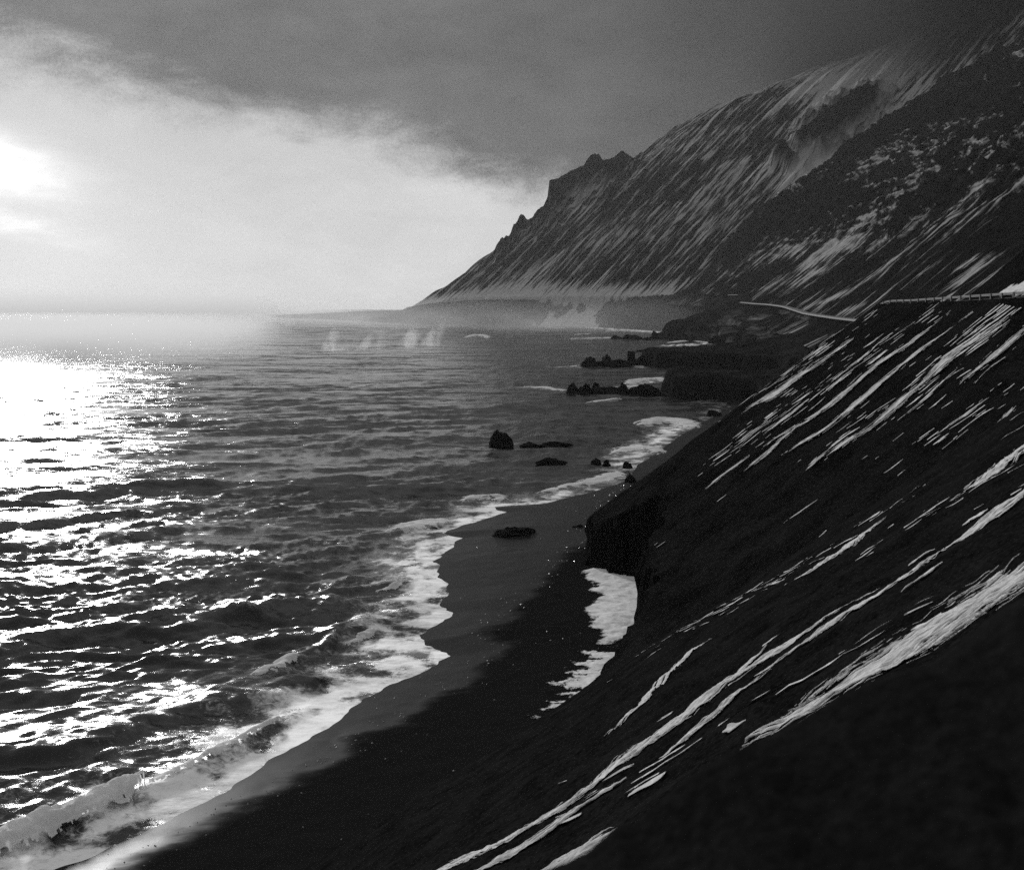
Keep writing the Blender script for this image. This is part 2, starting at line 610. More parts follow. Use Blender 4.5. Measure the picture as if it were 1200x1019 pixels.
tag(o, 'black gravel bank at the roadside edge, blurred, hiding the foot of the snow streaks', 'bank', kind='structure')

# ---- the second slope, with the road on top and a sea cliff at its foot
CLIFF = [(60, -30), (90, -14), (110, -4), (125, 6), (140, 15), (150, 19.5), (159, 18.6), (166, 19.0), (174, 23), (182, 25.5), (190, 25.5), (196, 21), (202, 16.5), (208, 14.6), (214, 15.2), (222, 21), (232, 33), (245, 50), (262, 75)]
cy = np.array([a for a, b_ in CLIFF], float); cx = np.array([b_ for a, b_ in CLIFF], float)


def cliff_x(y):
    return np.interp(y, cy, cx)


def road_x(y):
    return 70.0 + 0.03 * (y - 150)


def zB0(x, y):
    return -1.4 + 0.74 * x


def zB(x, y):
    rx = road_x(y)
    base = zB0(x, y) + 0.5 * fbm(x / 12.0, y / 12.0, 3, 0.5, 6)
    # corner: the face turns away beyond 214 m
    base = base - 1.1 * softplus(y - 216.0, 1.5)
    rz = 50.3 + 0.018 * np.clip(200 - y, 0, 120) - 0.9 * softplus(y - 222.0, 3)
    flat = rz + 0.85 * softplus(x - rx - 8.5, 0.3) - 1.1 * softplus(y - 201.0, 1.5) * sst(x, rx + 7, rx + 12)
    z = np.where(x > rx, flat, np.minimum(base, rz))
    # cliff
    s = x - cliff_x(y) + 0.9 * fbm(y / 4.0, z / 5.0, 4, 0.55, 3)
    return np.where(s > 0, z, 0) if False else z * sst(s, -1.4, 0.5) - 1.0 * (1 - sst(s, -1.4, 0.5))


xb = np.concatenate([np.arange(4, 34, 0.3), np.arange(34, 84, 0.5), np.arange(84, 190, 1.6)])
yb = np.concatenate([np.arange(84, 150, 0.8), np.arange(150, 224, 0.42), np.arange(224, 262, 1.5)])
Xg, Yg = np.meshgrid(xb, yb)
Zg = zB(Xg, Yg)
steep = np.clip(np.abs(np.gradient(Zg, axis=1) / np.gradient(Xg, axis=1)) - 0.8, 0, 3) / 3
Zg += (0.22 * fbm(Yg / 1.6, Xg / 7.0, 4, 0.6, 4) + 0.10 * fbm(Xg * 0.9, Yg * 0.9, 3, 0.6, 8)) * np.where((Xg > road_x(Yg)) & (Xg < road_x(Yg) + 8), 0.1, 1)
Xg = Xg + steep * 1.1 * fbm(Yg / 3.0, Zg / 3.0, 4, 0.6, 12)
o = grid_obj('headland_slope', Xg, Yg, Zg, M_SCREE2)
tag(o, 'dark scree headland with snow streaks, guardrailed road on top and sea cliff at its foot', 'headland', kind='structure')


def hitB(x, y):
    s, xx = (y - HZ) / F, (x - 600) / F
    t = 51.4 / (s + 0.74 * xx)
    return (xx * min(t, 217), min(t, 217))


# ----------------------------------------------------------------------------
# far land: terrace with promontories, two mountains, low point
# ----------------------------------------------------------------------------
coast_px = [(905, 480), (890, 474), (870, 471), (840, 469), (800, 467), (786, 465), (779, 461), (783, 457.5), (830, 456), (880, 455), (930, 451), (935, 441), (900, 434.5), (860, 433), (800, 431), (765, 430), (752, 427),
            (752, 421.5), (790, 420.5), (850, 419.5), (905, 417), (895, 409), (870, 405), (845, 402), (812, 400), (786, 398), (780, 396), (788, 393.5), (800, 391), (813, 389), (803, 387), (775, 386),
            (735, 385.0), (690, 382.5), (640, 381.5), (560, 380.5), (500, 379.5), (455, 377.5), (400, 374.8), (350, 373.0), (312, 371.6)]
COAST = [gp(a, b_) for a, b_ in coast_px] + [(-900, 5600), (3200, 5600), (3200, 150), (140, 150), (140, 420)]
LEDGE = [(400, 172, 38), (700, 232, 38.8), (950, 272, 39.8), (1200, 312, 44.0), (1330, 333, 47.0), (1450, 343, 49.8), (1540, 345, 51.0), (1600, 341, 52.8), (1720, 372, 59), (1850, 396, 64), (2100, 380, 70), (2450, 354, 76), (2800, 130, 76), (3150, -110, 70), (3450, -322, 52)]
ly = np.array([q[0] for q in LEDGE], float); lxx = np.array([q[1] for q in LEDGE], float); lzz = np.array([q[2] for q in LEDGE], float)
LLINE = [(q[1], q[0]) for q in LEDGE]


def zE(x, y):
    w_ = np.clip(y / 900.0, 0.4, 2.0)
    s = sdist(x + 9 * w_ * fbm(x / 40, y / 40, 4, 0.55, 1), y + 16 * w_ * fbm(x / 35, y / 35, 4, 0.55, 2), COAST)
    r = seg_dist(x, y, [(150, 300)] + LLINE)
    zr = np.interp(y, ly, lzz)
    top = 11.5 + 2.5 * fbm(x / 60, y / 60, 4, 0.5, 3)
    fr = np.clip(s, 0, None) / (np.clip(s, 0, None) + r + 1)
    p = 2.6 - 1.9 * sst(y, 1330, 1470) + 0.3 * sst(y, 1800, 2000)
    z = top + (zr - top) * fr ** p
    lo = sst(x, -200, -700) * sst(y, 3000, 3600)
    z = z * (1 - lo) + lo * (6 + 0.05 * np.clip(s, 0, 700))
    cl = sst(s, -2.0 * w_, 5.0 * w_)
    return z * cl - 4 * (1 - cl), s


ye = np.concatenate([np.linspace(235, 560, 60), np.linspace(562, 1000, 220), np.linspace(1005, 1900, 170), np.linspace(1910, 3500, 130), np.linspace(3520, 5600, 50)])
xe = np.linspace(-0.26, 0.62, 520)
Yg, XX = np.meshgrid(ye, xe, indexing='ij')
Xg = XX * Yg
Zg, sE = zE(Xg, Yg)
Zg = Zg + np.clip(sE / 20, 0, 1) * 1.0 * fbm(Xg / 12, Yg / 12, 5, 0.6, 5)
# do not rise through the mountains
snowE = sst(Xg, 150, 260) * sst(Yg, 1080, 1160) * (1 - sst(Yg, 1450, 1600))
m, t, b, o_ = material('terrace_ground')
p = ovec(t)
rk = t.noise(p, 0.05, 8, 0.68)
f = t.noise(t.mul(p, (1 / 40.0, 1 / 110.0, 1 / 12.0)), 1.0, 7, 0.66, 0.6)
mk = t.m('MULTIPLY', t.rng(f, 0.44, 0.66), attr(t, 'snow'))
t.l.new(t.grey(t.mix(mk, t.rng(rk, 0.3, 0.7, 0.009, 0.024), 0.17)), b.inputs['Base Color'])
b.inputs['Roughness'].default_value = 0.95
b.inputs['Specular IOR Level'].default_value = 0.0
bump(t, b, rk, 0.8, 1.5)
M_TERR = m
o = grid_obj('coastal_terrace', Xg, Yg, Zg, M_TERR, {'snow': snowE})
tag(o, 'dark flat-topped rock terrace with two promontories reaching into the surf', 'terrace', kind='structure')


def profile(px_list, dist):
    a = np.array([dp(x, y, dist) for x, y in px_list])
    return a[:, 0], a[:, 2]


# ---- craggy dark mountain above the winding road
DY = 2450.0
prD = [(700, 410), (786, 345), (800, 333), (850, 278), (900, 238), (950, 207), (990, 174), (1018, 156), (1050, 134), (1068, 124), (1090, 116), (1097, 100), (1112, 94), (1135, 84), (1150, 80), (1165, 68), (1180, 64), (1190, 58), (1194, 44), (1215, 32), (1260, 5), (1400, -70), (1700, -200)]
pxD, pzD = profile(prD, DY)


def zD(x, y):
    xl = np.interp(y, ly, lxx); zl = np.interp(y, ly, lzz)
    xl = np.where(y > 2450, 354, xl); zl = np.where(y > 2450, 76, zl)
    dr = x - xl
    z = zl + 0.755 * dr
    pr = np.interp(x, pxD, pzD)
    z = z + (pr - (76 + 0.755 * (x - 354))) * sst(y, DY - 420, DY - 30)
    # crags high up, scree below
    hi = sst(dr, 60, 200)
    rough = 13 * ridged(x / 75, y / 75, 5, 0.55, 3) * hi + 3.0 * fbm(x / 20, y / 20, 4, 0.6, 4) * (0.35 + hi)
    rib = 9 * fbm(y / 85.0, dr / 900.0, 3, 0.5, 5) * sst(dr, 15, 90)
    st = 14.0
    zz = z + rib
    ter = (np.floor(zz / st) + sst((zz / st) % 1.0, 0.25, 0.75)) * st
    z = zz * (1 - 0.6 * hi) + ter * 0.6 * hi + rough * sst(dr, 4, 40)
    z = z - 1.4 * softplus(y - DY, 6)
    z = np.where(dr < 0, zl - 6 + dr * 0.5, z - 1.0)
    return z, dr


yd = np.concatenate([np.linspace(380, 630, 40), np.linspace(640, 1300, 200), np.linspace(1304, 2440, 280), np.linspace(2444, 2620, 26)])
xd = np.linspace(-0.02, 1.0, 430) ** 1.25 if False else np.concatenate([np.linspace(-30, 700, 380), np.linspace(706, 1500, 130)])
Yg, DD = np.meshgrid(yd, xd, indexing='ij')
XL = np.where(Yg > 2450, 354, np.interp(Yg, ly, lxx))
Xg = XL + DD
Zg, dr = zD(Xg, Yg)
low = 1 - sst(dr + 40 * fbm(Xg / 90, Yg / 90, 3, 0.5, 9), 90, 170)
field = np.zeros_like(Xg)
for px_, py_, rx_, ry_ in [(1122, 328, 13, 20), (1133, 308, 8, 8), (1108, 348, 9, 7), (1036, 222, 22, 7), (1080, 226, 18, 6), (1138, 236, 10, 10), (1010, 268, 16, 14), (985, 290, 16, 14), (1060, 235, 20, 5), (965, 352, 40, 5), (1000, 360, 25, 6), (1120, 275, 6, 18), (1060, 180, 12, 6), (1125, 100, 9, 5), (1150, 170, 14, 4), (1165, 205, 12, 3), (940, 330, 10, 14), (905, 333, 4, 6), (915, 327, 4, 5)]:
    hit = None
    for yy_ in np.linspace(420, 2440, 500):
        zr_ = H - (py_ - HZ) / F * yy_; xr_ = (px_ - 600) / F * yy_
        if np.interp(yy_, ly, lzz) + 0.755 * (xr_ - np.interp(yy_, ly, lxx)) >= zr_ and xr_ > np.interp(yy_, ly, lxx):
            hit = (xr_, yy_); break
    if hit is None: continue
    k_ = hit[1] / F
    # radius along the slope and down it
    field = np.maximum(field, np.exp(-((Yg - hit[1]) / (rx_ * k_ * 3.0)) ** 2 - ((Xg - hit[0]) / (ry_ * k_ * 1.7)) ** 2))
o = grid_obj('craggy_mountain', Xg, Yg, Zg, M_D, {'snow': low, 'field': field - 0.45 * sst(dr, 260, 480)}, Yg, dr * 1.25)
tag(o, 'dark craggy mountainside with scattered snow patches above the winding coast road', 'mountain', kind='structure')

# ---- far streaked mountain
CY = 3450.0
prC = [(380, 425), (475, 358), (505, 339), (520, 330), (540, 316), (560, 301), (578, 291), (586, 283), (597, 276), (606, 267), (611, 257), (622, 258), (632, 249), (641, 243), (643, 219), (655, 213), (668, 205), (684, 199), (692, 189), (702, 186), (716, 190), (724, 183), (742, 182), (760, 168), (785, 148), (810, 134), (832, 121), (850, 113), (866, 111), (884, 113), (905, 105), (930, 99), (955, 88), (985, 80), (1020, 66), (1060, 50), (1150, 20), (1400, -40)]
pxC, pzC = profile(prC, CY)


def zC(x, y):
    dr = 0.83 * (x - 354) + 0.56 * (y - 2450)
    z = 74 + 0.855 * dr
    al = -0.56 * (x - 354) + 0.83 * (y - 2450)
    cap = np.interp(x + 0.25 * (CY - y), pxC, pzC) - 0.2 * (CY - y)
    prd = np.interp(x, pxC, pzC) - (74 + 0.855 * (0.83 * (x - 354) + 0.56 * (CY - 2450)))
    z = z + prd * sst(y, CY - 260, CY - 10)
    k = 25.0
    z = -k * np.logaddexp(-z / k, -(cap + 18) / k) + 0
    z = z + 9 * fbm(al / 60, dr / 600, 4, 0.55, 2) * sst(dr, 0, 150) + 3 * fbm(al / 16, dr / 160, 3, 0.6, 3) * sst(dr, 0, 60)
    z = z - 1.5 * softplus(y - CY, 8)
    return z, dr, al


yc = np.concatenate([np.linspace(1900, 3300, 190), np.linspace(3304, 3460, 80), np.linspace(3464, 3700, 16)])
xc = np.linspace(-0.16, 0.62, 460)
Yg, XX = np.meshgrid(yc, xc, indexing='ij')
Xg = XX * Yg
Zg, dr, al = zC(Xg, Yg)
# crags: rock outcrops at chosen spots and along the ridge edge
crag = np.zeros_like(Xg)
for px_, py_, rad in [(655, 228, 34), (690, 205, 30), (720, 196, 26), (970, 155, 26), (990, 140, 26), (948, 166, 16), (915, 186, 9), (926, 192, 7), (608, 264, 12), (590, 283, 10), (640, 240, 20), (1010, 128, 22)]:
    # hit of the pixel on the face plane
    s_, x_ = (py_ - HZ) / F, (px_ - 600) / F
    tt = (H - 74 + 0.855 * (0.83 * 354 + 0.56 * 2450)) / (s_ + 0.855 * (0.83 * x_ + 0.56))
    tt = min(tt, CY)
    g = np.exp(-(((Xg - x_ * tt) ** 2 + (0.5 * (Yg - tt)) ** 2) / (rad * 2.3) ** 2))
    crag = np.maximum(crag, g)
crag = np.clip(crag * 1.6 + 0.5 * fbm(Xg / 25, Yg / 40, 4, 0.6, 7) * (crag > 0.08) - 0.15, 0, 1)
Zg = Zg + crag * (16 + 14 * ridged(Xg / 40, Yg / 40, 4, 0.6, 2))
Zg = np.where(dr < -8, Zg - 20, Zg)
o = grid_obj('streaked_mountain', Xg, Yg, Zg, M_C, {'crag': crag, 'snow': sst(dr, 60, 0) * 0.9 + 0.95 * sst(Xg / Yg + 0.03 * fbm(al / 120, dr / 500, 3, 0.5, 8), 0.21, 0.30) * sst(dr, 150, 330) * (1 - sst(Xg / Yg, 0.33, 0.40))}, al, dr * 1.3)
tag(o, 'far mountain headland striped with snow, its summit lost in cloud', 'mountain', kind='structure')

# ----------------------------------------------------------------------------
# roads
# ----------------------------------------------------------------------------
def road_strip(name, pts3, width, mat, zlift=0.3):
    P = np.array(pts3, float)
    xy = smooth_line(P[:, :2], 12)
    z = np.interp(np.linspace(0, 1, len(xy)), np.linspace(0, 1, len(P)), P[:, 2]) + zlift
    tx, ty = np.gradient(xy[:, 0]), np.gradient(xy[:, 1]); tl = np.hypot(tx, ty)
    nx, ny = -ty / tl, tx / tl
    V = []
    for s_, dz in ((-0.5, -1.2), (-0.5, 0.0), (0.5, 0.0), (0.5, -1.2)):
        V.append(np.stack([xy[:, 0] + nx * width * s_, xy[:, 1] + ny * width * s_, z + dz], -1))
    V = np.stack(V, 1)
    q = grid_quads(len(xy), 4)
    return mesh_np(name, V.reshape(-1, 3), q, mat, smooth=False)


rd = [dp(1030, 380.5, 660), dp(1010, 378.5, 720), dp(985, 375.5, 820), dp(962, 372, 950), dp(945, 369, 1050), dp(930, 364, 1200), dp(918, 360.5, 1330), dp(900, 358, 1450), dp(884, 357, 1540), dp(870, 355.5, 1600)]
o = road_strip('coast_road', rd, 7, M_ROADSNOW, 2.2)
tag(o, 'pale icy road winding along the foot of the craggy mountain', 'road', kind='structure')
rd = [dp(858, 346.5, 2000), dp(868, 346, 1950), dp(878, 348, 1900), dp(888, 353, 1850)]
o = road_strip('coast_road', rd, 16, M_ROADSNOW, 1.5)
tag(o, 'short bright bend of road coming round the mountain foot', 'road', kind='structure')
rd = [(4 + road_x(y_), y_, 50.36 + 0.018 * min(max(200 - y_, 0), 120)) for y_ in range(120, 222, 8)]
o = road_strip('cliff_road', rd, 7, M_ROAD, 0.02)
tag(o, 'grey asphalt road on top of the scree headland behind the guardrail', 'road', kind='structure')


def box_mesh(name, boxes, mat, parent=None):
    V, Q = [], []
    for (x0, y0, z0, x1, y1, z1) in boxes:
        n = len(V)
        V += [(x0, y0, z0), (x1, y0, z0), (x1, y1, z0), (x0, y1, z0), (x0, y0, z1), (x1, y0, z1), (x1, y1, z1), (x0, y1, z1)]
        Q += [(n, n + 3, n + 2, n + 1), (n + 4, n + 5, n + 6, n + 7), (n, n + 1, n + 5, n + 4), (n + 1, n + 2, n + 6, n + 5), (n + 2, n + 3, n + 7, n + 6), (n + 3, n, n + 4, n + 7)]
    return mesh_np(name, V, Q, mat, smooth=False, parent=parent)


rail = bpy.data.objects.new('guardrail', None); COL.objects.link(rail)
rail.location = (0, 0, 0)
tag(rail, 'steel guardrail on dark posts along the top of the scree headland', 'guardrail')
gy = np.arange(132, 220, 4.0)
gz = lambda y_: 50.3 + 0.018 * np.clip(200 - y_, 0, 120) - 0.9 * softplus(y_ - 222.0, 3)
gx = lambda y_: road_x(y_) + 0.45
# rail: W-profile strip in one piece
prof = [(0.00, 0.40), (-0.07, 0.46), (-0.07, 0.53), (0.0, 0.58), (-0.07, 0.63), (-0.07, 0.70), (0.0, 0.76), (0.03, 0.76), (0.03, 0.40)]
yy = np.arange(131, 221, 2.0)
V = np.array([[(gx(y_) + a, y_, gz(y_) + b_ + 0.05) for a, b_ in prof] for y_ in yy])
mesh_np('rail', V.reshape(-1, 3), grid_quads(len(yy), len(prof)), M_RAIL, smooth=False, parent=rail)
for y_ in gy:
    x_, z_ = float(gx(y_)), float(gz(y_))
    box_mesh('post', [(x_ - 0.17, y_ - 0.16, z_ - 0.5, x_ - 0.075, y_ + 0.16, z_ + 0.84), (x_ - 0.075, y_ - 0.06, z_ + 0.45, x_ + 0.03, y_ + 0.06, z_ + 0.70)], M_POST, rail)

# ----------------------------------------------------------------------------
# beach and sea
# ----------------------------------------------------------------------------
water_px = [(-60, 1085), (80, 1019), (165, 977), (262, 930), (345, 880), (430, 818), (490, 790), (531, 768), (512, 757), (497, 751), (510, 735), (529, 718), (520, 706), (531, 690), (521, 672), (514, 655), (524, 646), (543, 630), (520, 624), (560, 612), (592, 600), (580, 594), (640, 590), (690, 578), (715, 571), (735, 562), (750, 545), (780, 523), (812, 502), (838, 487), (858, 476), (852, 472), (835, 470)]
WL = [gp(a, b_) for a, b_ in water_px]
WPOLY = WL + [(150, 640), (220, 640), (220, 200), (160, 20), (-160, 20), (-160, 60)]
wet_px = [(-40, 1110), (110, 1026), (160, 998), (250, 952), (330, 915), (400, 878), (413, 858), (490, 830), (540, 795), (582, 756), (560, 745), (590, 715), (625, 690), (660, 655), (690, 640), (700, 600), (740, 560)]
DRY = [gp(a, b_, 0.5) for a, b_ in wet_px] + [(70, 380), (150, 640), (160, 380), (160, 20), (-160, 20), (-160, 60)]
xs_ = np.arange(-90, 130, 0.5); ys_ = np.arange(62, 640, 0.6)
Xg, Yg = np.meshgrid(xs_, ys_)
sW = sdist(Xg, Yg, WPOLY)
sD = sdist(Xg, Yg, DRY)
Zb = np.where(sW > 0, 0.075 * np.clip(sW, 0, 40) ** 1.0, 0.06 * sW)
Zb = np.clip(Zb, -3, 3.0) + 0.05 * fbm(Xg / 5, Yg / 5, 4, 0.5, 3) * sst(sW, 0, 4) + 0.12 * fbm(Xg / 3, Yg / 3, 4, 0.6, 8) * sst(sD, 0, 6)
wet = np.clip(0.7 - (sD + 2.0 * fbm(Xg / 9, Yg / 9, 4, 0.55, 21)) / 6.0, 0, 1)
o = grid_obj('beach', Xg, Yg, Zb, M_BEACH, {'wet': wet})
tag(o, 'black sand beach, wet and shining along the waterline', 'beach', kind='structure')

# ---- sea
rows = np.concatenate([np.linspace(1150, 520, 470), np.linspace(518.6, 372, 150)])
dist = H * F / (rows - HZ)
dist = np.concatenate([dist, np.geomspace(dist[-1] * 1.05, 14000, 24)])
cols = np.linspace(-400, 1000, 900)
DDs, XX = np.meshgrid(dist, (cols - 600) / F, indexing='ij')
Xs, Ys = XX * DDs, DDs.copy()
rw = random.Random(3)
Zs = np.zeros_like(Xs)
samp = np.gradient(dist)[:, None]
waves = []
for lam, amp, spread, n in ((46, 0.20, 0.16, 4), (27, 0.20, 0.22, 5), (16, 0.15, 0.28, 7), (9.5, 0.12, 0.34, 9), (5.6, 0.10, 0.42, 11), (3.2, 0.065, 0.5, 12), (1.9, 0.036, 0.6, 12)):
    for i in range(n):
        waves.append((lam * rw.uniform(0.75, 1.3), amp * rw.uniform(0.6, 1.2), rw.gauss(0, spread) + math.radians(168), rw.uniform(0, 6.28)))
wx = 6 * fbm(Xs / 60, Ys / 60, 2, 0.5, 3); wy = 6 * fbm(Xs / 60, Ys / 60, 2, 0.5, 4)
for lam, amp, ang, ph in waves:
    kx, ky = math.sin(ang), math.cos(ang)
    k = 2 * math.pi / lam
    a = np.sin(k * (kx * (Xs + wx) + ky * (Ys + wy)) + ph)
    fade = sst(lam / (samp * abs(ky) + 1e-6), 1.5, 4.0)
    Zs += amp * fade * (1 - 2 * (1 - (a * 0.5 + 0.5)) ** 0.75)
gust = 0.75 + 0.5 * fbm(Xs / 90, Ys / 60, 3, 0.5, 6)
Zs *= np.clip(gust, 0.35, 1.4)
near = (Ys < 640)
sS = np.full(Xs.shape, -1e3)
sub = near
sS[sub] = sdist(Xs[sub], Ys[sub], WPOLY)
Zs *= 0.06 + 0.94 * sst(-sS, 1.0, 26)
foam = np.zeros_like(Xs)
# rollers: smooth ridges that rear up before they break (photo rows -> sea surface)
rollers = [([(-60, 770), (60, 748), (200, 728), (300, 716), (390, 708)], 4.0, 1.5), ([(-60, 905), (60, 878), (170, 845), (280, 822), (350, 800)], 3.2, 1.3),
           ([(250, 815), (330, 785), (385, 752), (430, 722)], 2.6, 1.1), ([(-60, 1040), (0, 1003), (60, 975), (110, 955), (165, 930), (230, 900), (300, 866), (360, 838)], 2.0, 1.1),
           ([(330, 705), (400, 690), (450, 684), (490, 680)], 2.2, 0.6), ([(300, 640), (400, 632), (480, 622), (530, 615)], 2.6, 0.6), ([(40, 580), (140, 574), (240, 566)], 5.0, 1.2), ([(560, 478), (640, 470), (720, 462)], 6, 0.8),
           ([(-60, 640), (60, 632), (180, 622)], 4, 0.9), ([(0, 542), (110, 537), (210, 530)], 5, 0.9), ([(350, 562), (440, 556), (530, 547)], 4, 0.6), ([(200, 604), (330, 594), (450, 585)], 3.5, 0.6), ([(380, 520), (480, 516), (560, 508)], 5, 0.7), ([(150, 690), (260, 676), (350, 668)], 3.0, 0.8), ([(560, 500), (640, 494), (700, 487)], 5, 0.6)]
for pts, wd, ht in rollers:
    L = [gp(a, b_) for a, b_ in pts]
    bx = [min(q[0] for q in L) - 25, max(q[0] for q in L) + 25, min(q[1] for q in L) - 25, max(q[1] for q in L) + 25]
    mk = (Xs > bx[0]) & (Xs < bx[1]) & (Ys > bx[2]) & (Ys < bx[3])
    dd = seg_dist(Xs[mk] + 1.5 * fbm(Xs[mk] / 7, Ys[mk] / 7, 3, 0.5, 8), Ys[mk] + 1.5 * fbm(Xs[mk] / 7, Ys[mk] / 7, 3, 0.5, 9), L)
    Zs[mk] += ht * np.exp(-(dd / wd) ** 2) * sst(-sS[mk], 2.0, 9.0)
# foam on the water: swash along the beach
nz = fbm(Xs / 6, Ys / 6, 4, 0.55, 11)
sw = -sS
foam = np.where(sS > -60, 0.74 * np.exp(-(np.clip(sw, 0, None) / 9.0) ** 1.5) * sst(Ys, 330, 240), 0)
foam += np.where(sS > -60, 0.42 * np.exp(-(np.clip(sw, 0, None) / 22.0) ** 2), 0)
foam *= (0.85 + 0.8 * nz)
# patches of lace: (px polyline, width m, strength)
lace = [([(730, 560), (690, 570), (640, 580), (580, 590), (540, 600)], 5, 0.75), ([(800, 495), (770, 515), (740, 530), (735, 548)], 11, 0.8),
        ([(610, 453), (660, 456)], 7, 0.8), ([(690, 462), (735, 452), (780, 442)], 10, 0.8), ([(650, 430), (690, 430), (760, 430)], 8, 0.7), ([(690, 395), (730, 397), (790, 396)], 25, 0.75), ([(780, 405), (835, 402)], 20, 0.9),
        ([(640, 383), (700, 384), (760, 389)], 40, 0.8), ([(560, 524), (600, 526), (670, 522)], 5, 0.55), ([(520, 380), (560, 384), (620, 384)], 30, 0.5),
        ([(300, 850), (380, 800), (440, 760)], 5, 0.35), ([(-50, 960), (100, 905), (250, 860)], 7, 0.4)]
for pts, wd, st in lace:
    L = [gp(a, b_) for a, b_ in pts]
    pad = wd * 3
    mk = (Xs > min(q[0] for q in L) - pad) & (Xs < max(q[0] for q in L) + pad) & (Ys > min(q[1] for q in L) - pad) & (Ys < max(q[1] for q in L) + pad)
    dd = seg_dist(Xs[mk], Ys[mk], L)
    foam[mk] = np.maximum(foam[mk], st * np.exp(-(dd / wd) ** 2) * (0.85 + 0.5 * nz[mk]))
# whitecaps where the chop is steepest
crest = sst(Zs, 0.9, 1.8) * 0.45
foam = np.clip(np.maximum(foam, crest), 0, 1)
o = grid_obj('sea', Xs, Ys, Zs, M_SEA, {'foam': foam})
tag(o, 'dark choppy sea glittering under the low sun', 'sea', kind='structure')


def sea_z(x, y):
    # level of the water at a place
    r = np.clip(np.interp(np.asarray(y), dist, np.arange(len(dist))), 0, len(dist) - 1.001)
    c = np.clip(((np.asarray(x) / np.asarray(y) * F + 600) + 400) / 1400 * 899, 0, 898.99)
    r0 = r.astype(int); c0 = c.astype(int); fr, fc = r - r0, c - c0
    return (Zs[r0, c0] * (1 - fr) * (1 - fc) + Zs[r0 + 1, c0] * fr * (1 - fc) + Zs[r0, c0 + 1] * (1 - fr) * fc + Zs[r0 + 1, c0 + 1] * fr * fc)


# ---- breaking waves: raised, lumpy white water
FOAM_BITS = []


def breaker(pts, hwpx, puff, label, seed, namp=0.9):
    L = [gp(a, b_) for a, b_ in pts]
    D = np.mean([q[1] for q in L])
    k = D / F
    hw = [h_ * k * (2.2 if D > 150 else 1.6) for h_ in hwpx]
    o = ribbon('breaking_wave', L, hw, lambda x, y: sea_z(x, y), M_FOAM, 1.2 * k, max(1.6 * k, max(hw) / 26), lift=0.10, puff=puff * (0.38 if D < 150 else 0.22), seed=seed,
               nu=1 / (9 * k), nv=1 / (9 * k), namp=namp, lump=puff * (0.42 if D < 150 else 0.26), lumps=max(26 * k, 2.4), islands=FOAM_BITS)
    if o: tag(o, label, 'wave', 'white breakers along the shore')


BR = [
    ([(468, 626), (485, 617), (503, 611), (524, 617)], [5, 11, 10, 3], 1.6, 'bright white splash of a wave breaking on the sand beside the flat beach slab'),
    ([(546, 589), (560, 582), (575, 581), (594, 589)], [3, 7, 7, 2], 1.5, 'small white breaker just off the tip of the sand beyond the slab'),
    ([(628, 579), (660, 571), (690, 566), (716, 558), (724, 553)], [2, 4, 6, 7, 4], 1.0, 'long white foam line running in to the headland corner rock'),
    ([(752, 499), (770, 494), (790, 493), (816, 502)], [4, 9, 9, 4], 1.6, 'broad white breaker rolling in towards the sand bay'),
    ([(718, 531), (740, 526), (762, 526), (774, 533)], [3, 7, 6, 3], 1.4, 'broad white breaker between the half-drowned rocks and the bay'),
    ([(688, 472), (705, 469), (727, 467)], [1, 3, 2], 1.0, 'short white wave crest before the rocky spit'),
    ([(612, 453), (636, 454), (662, 458)], [1.5, 3, 3], 0.9, 'white water washing round the tip of the rocky spit'),
    ([(736, 450), (752, 445), (776, 443)], [3, 5, 3], 2.0, 'white surf thrown up behind the rocky spit'),
    ([(664, 430), (679, 428.5)], [2, 2], 1.2, 'patch of white water off the block-topped spit'),
    ([(732, 429.5), (755, 429)], [1, 1.2], 0.7, 'thin white water line under the block-topped spit'),
    ([(664, 397.5), (690, 397), (719, 396)], [1.5, 3, 3], 3.0, 'long white breaker in the surf before the dark bluff'),
    ([(710, 388.5), (740, 387.5), (782, 391)], [2, 3.5, 4], 4.0, 'white surf pounding the foot of the hazy cliffs'),
    ([(668, 392.5), (692, 391.5)], [1, 1.6], 2.5, 'thin white breaker in the hazy surf zone'),
    ([(648, 385), (662, 384)], [1.2, 1.2], 2.5, 'small white breaker under the far hazy cliffs'),
    ([(782, 402), (806, 399.5), (832, 402)], [2, 2.6, 1.5], 2.0, 'white surf at the foot of the dark bluff'),
    ([(798, 406.5), (820, 404)], [1.2, 2], 1.5, 'white backwash between the bluff and the terrace'),
    ([(549, 396), (560, 393.5), (574, 396)], [2, 4, 1.5], 6.0, 'lone white wave bursting on open water off the hazy cliffs'),
    ([(404, 455), (424, 452), (446, 448.5)], [1, 2, 1], 0.6, 'white crest on the open sea below the drifting spray'),
    ([(500, 473), (520, 471.5), (541, 470.5)], [0.8, 1.4, 0.8], 0.6, 'thin white crest on open water far off the stack'),
    ([(264, 521), (300, 515), (345, 511)], [0.8, 1.8, 0.8], 0.6, 'long thin white crest on the glittering open sea'),
    ([(440, 692), (462, 687), (478, 682)], [1, 3, 1.5], 0.7, 'low crumbling breaker just outside the scalloped swash'),
    ([(400, 756), (424, 748), (438, 740)], [1, 3, 3], 0.8, 'small curling breaker beside the widest swash lobe'),
    ([(296, 796), (322, 786), (345, 772)], [3, 7, 4], 0.8, 'tumbling breaker head in the glittering shallows'),
    ([(-30, 1016), (30, 990), (66, 972), (100, 955), (135, 940), (170, 927)], [9, 13, 16, 17, 15, 7], 1.9, 'big rolling bank of churned foam nearest the black sand'),
    ([(170, 925), (215, 905), (270, 878), (330, 848)], [3, 5, 5, 2], 0.6, 'trailing shoulder of the foam bank along the backwash'),
]
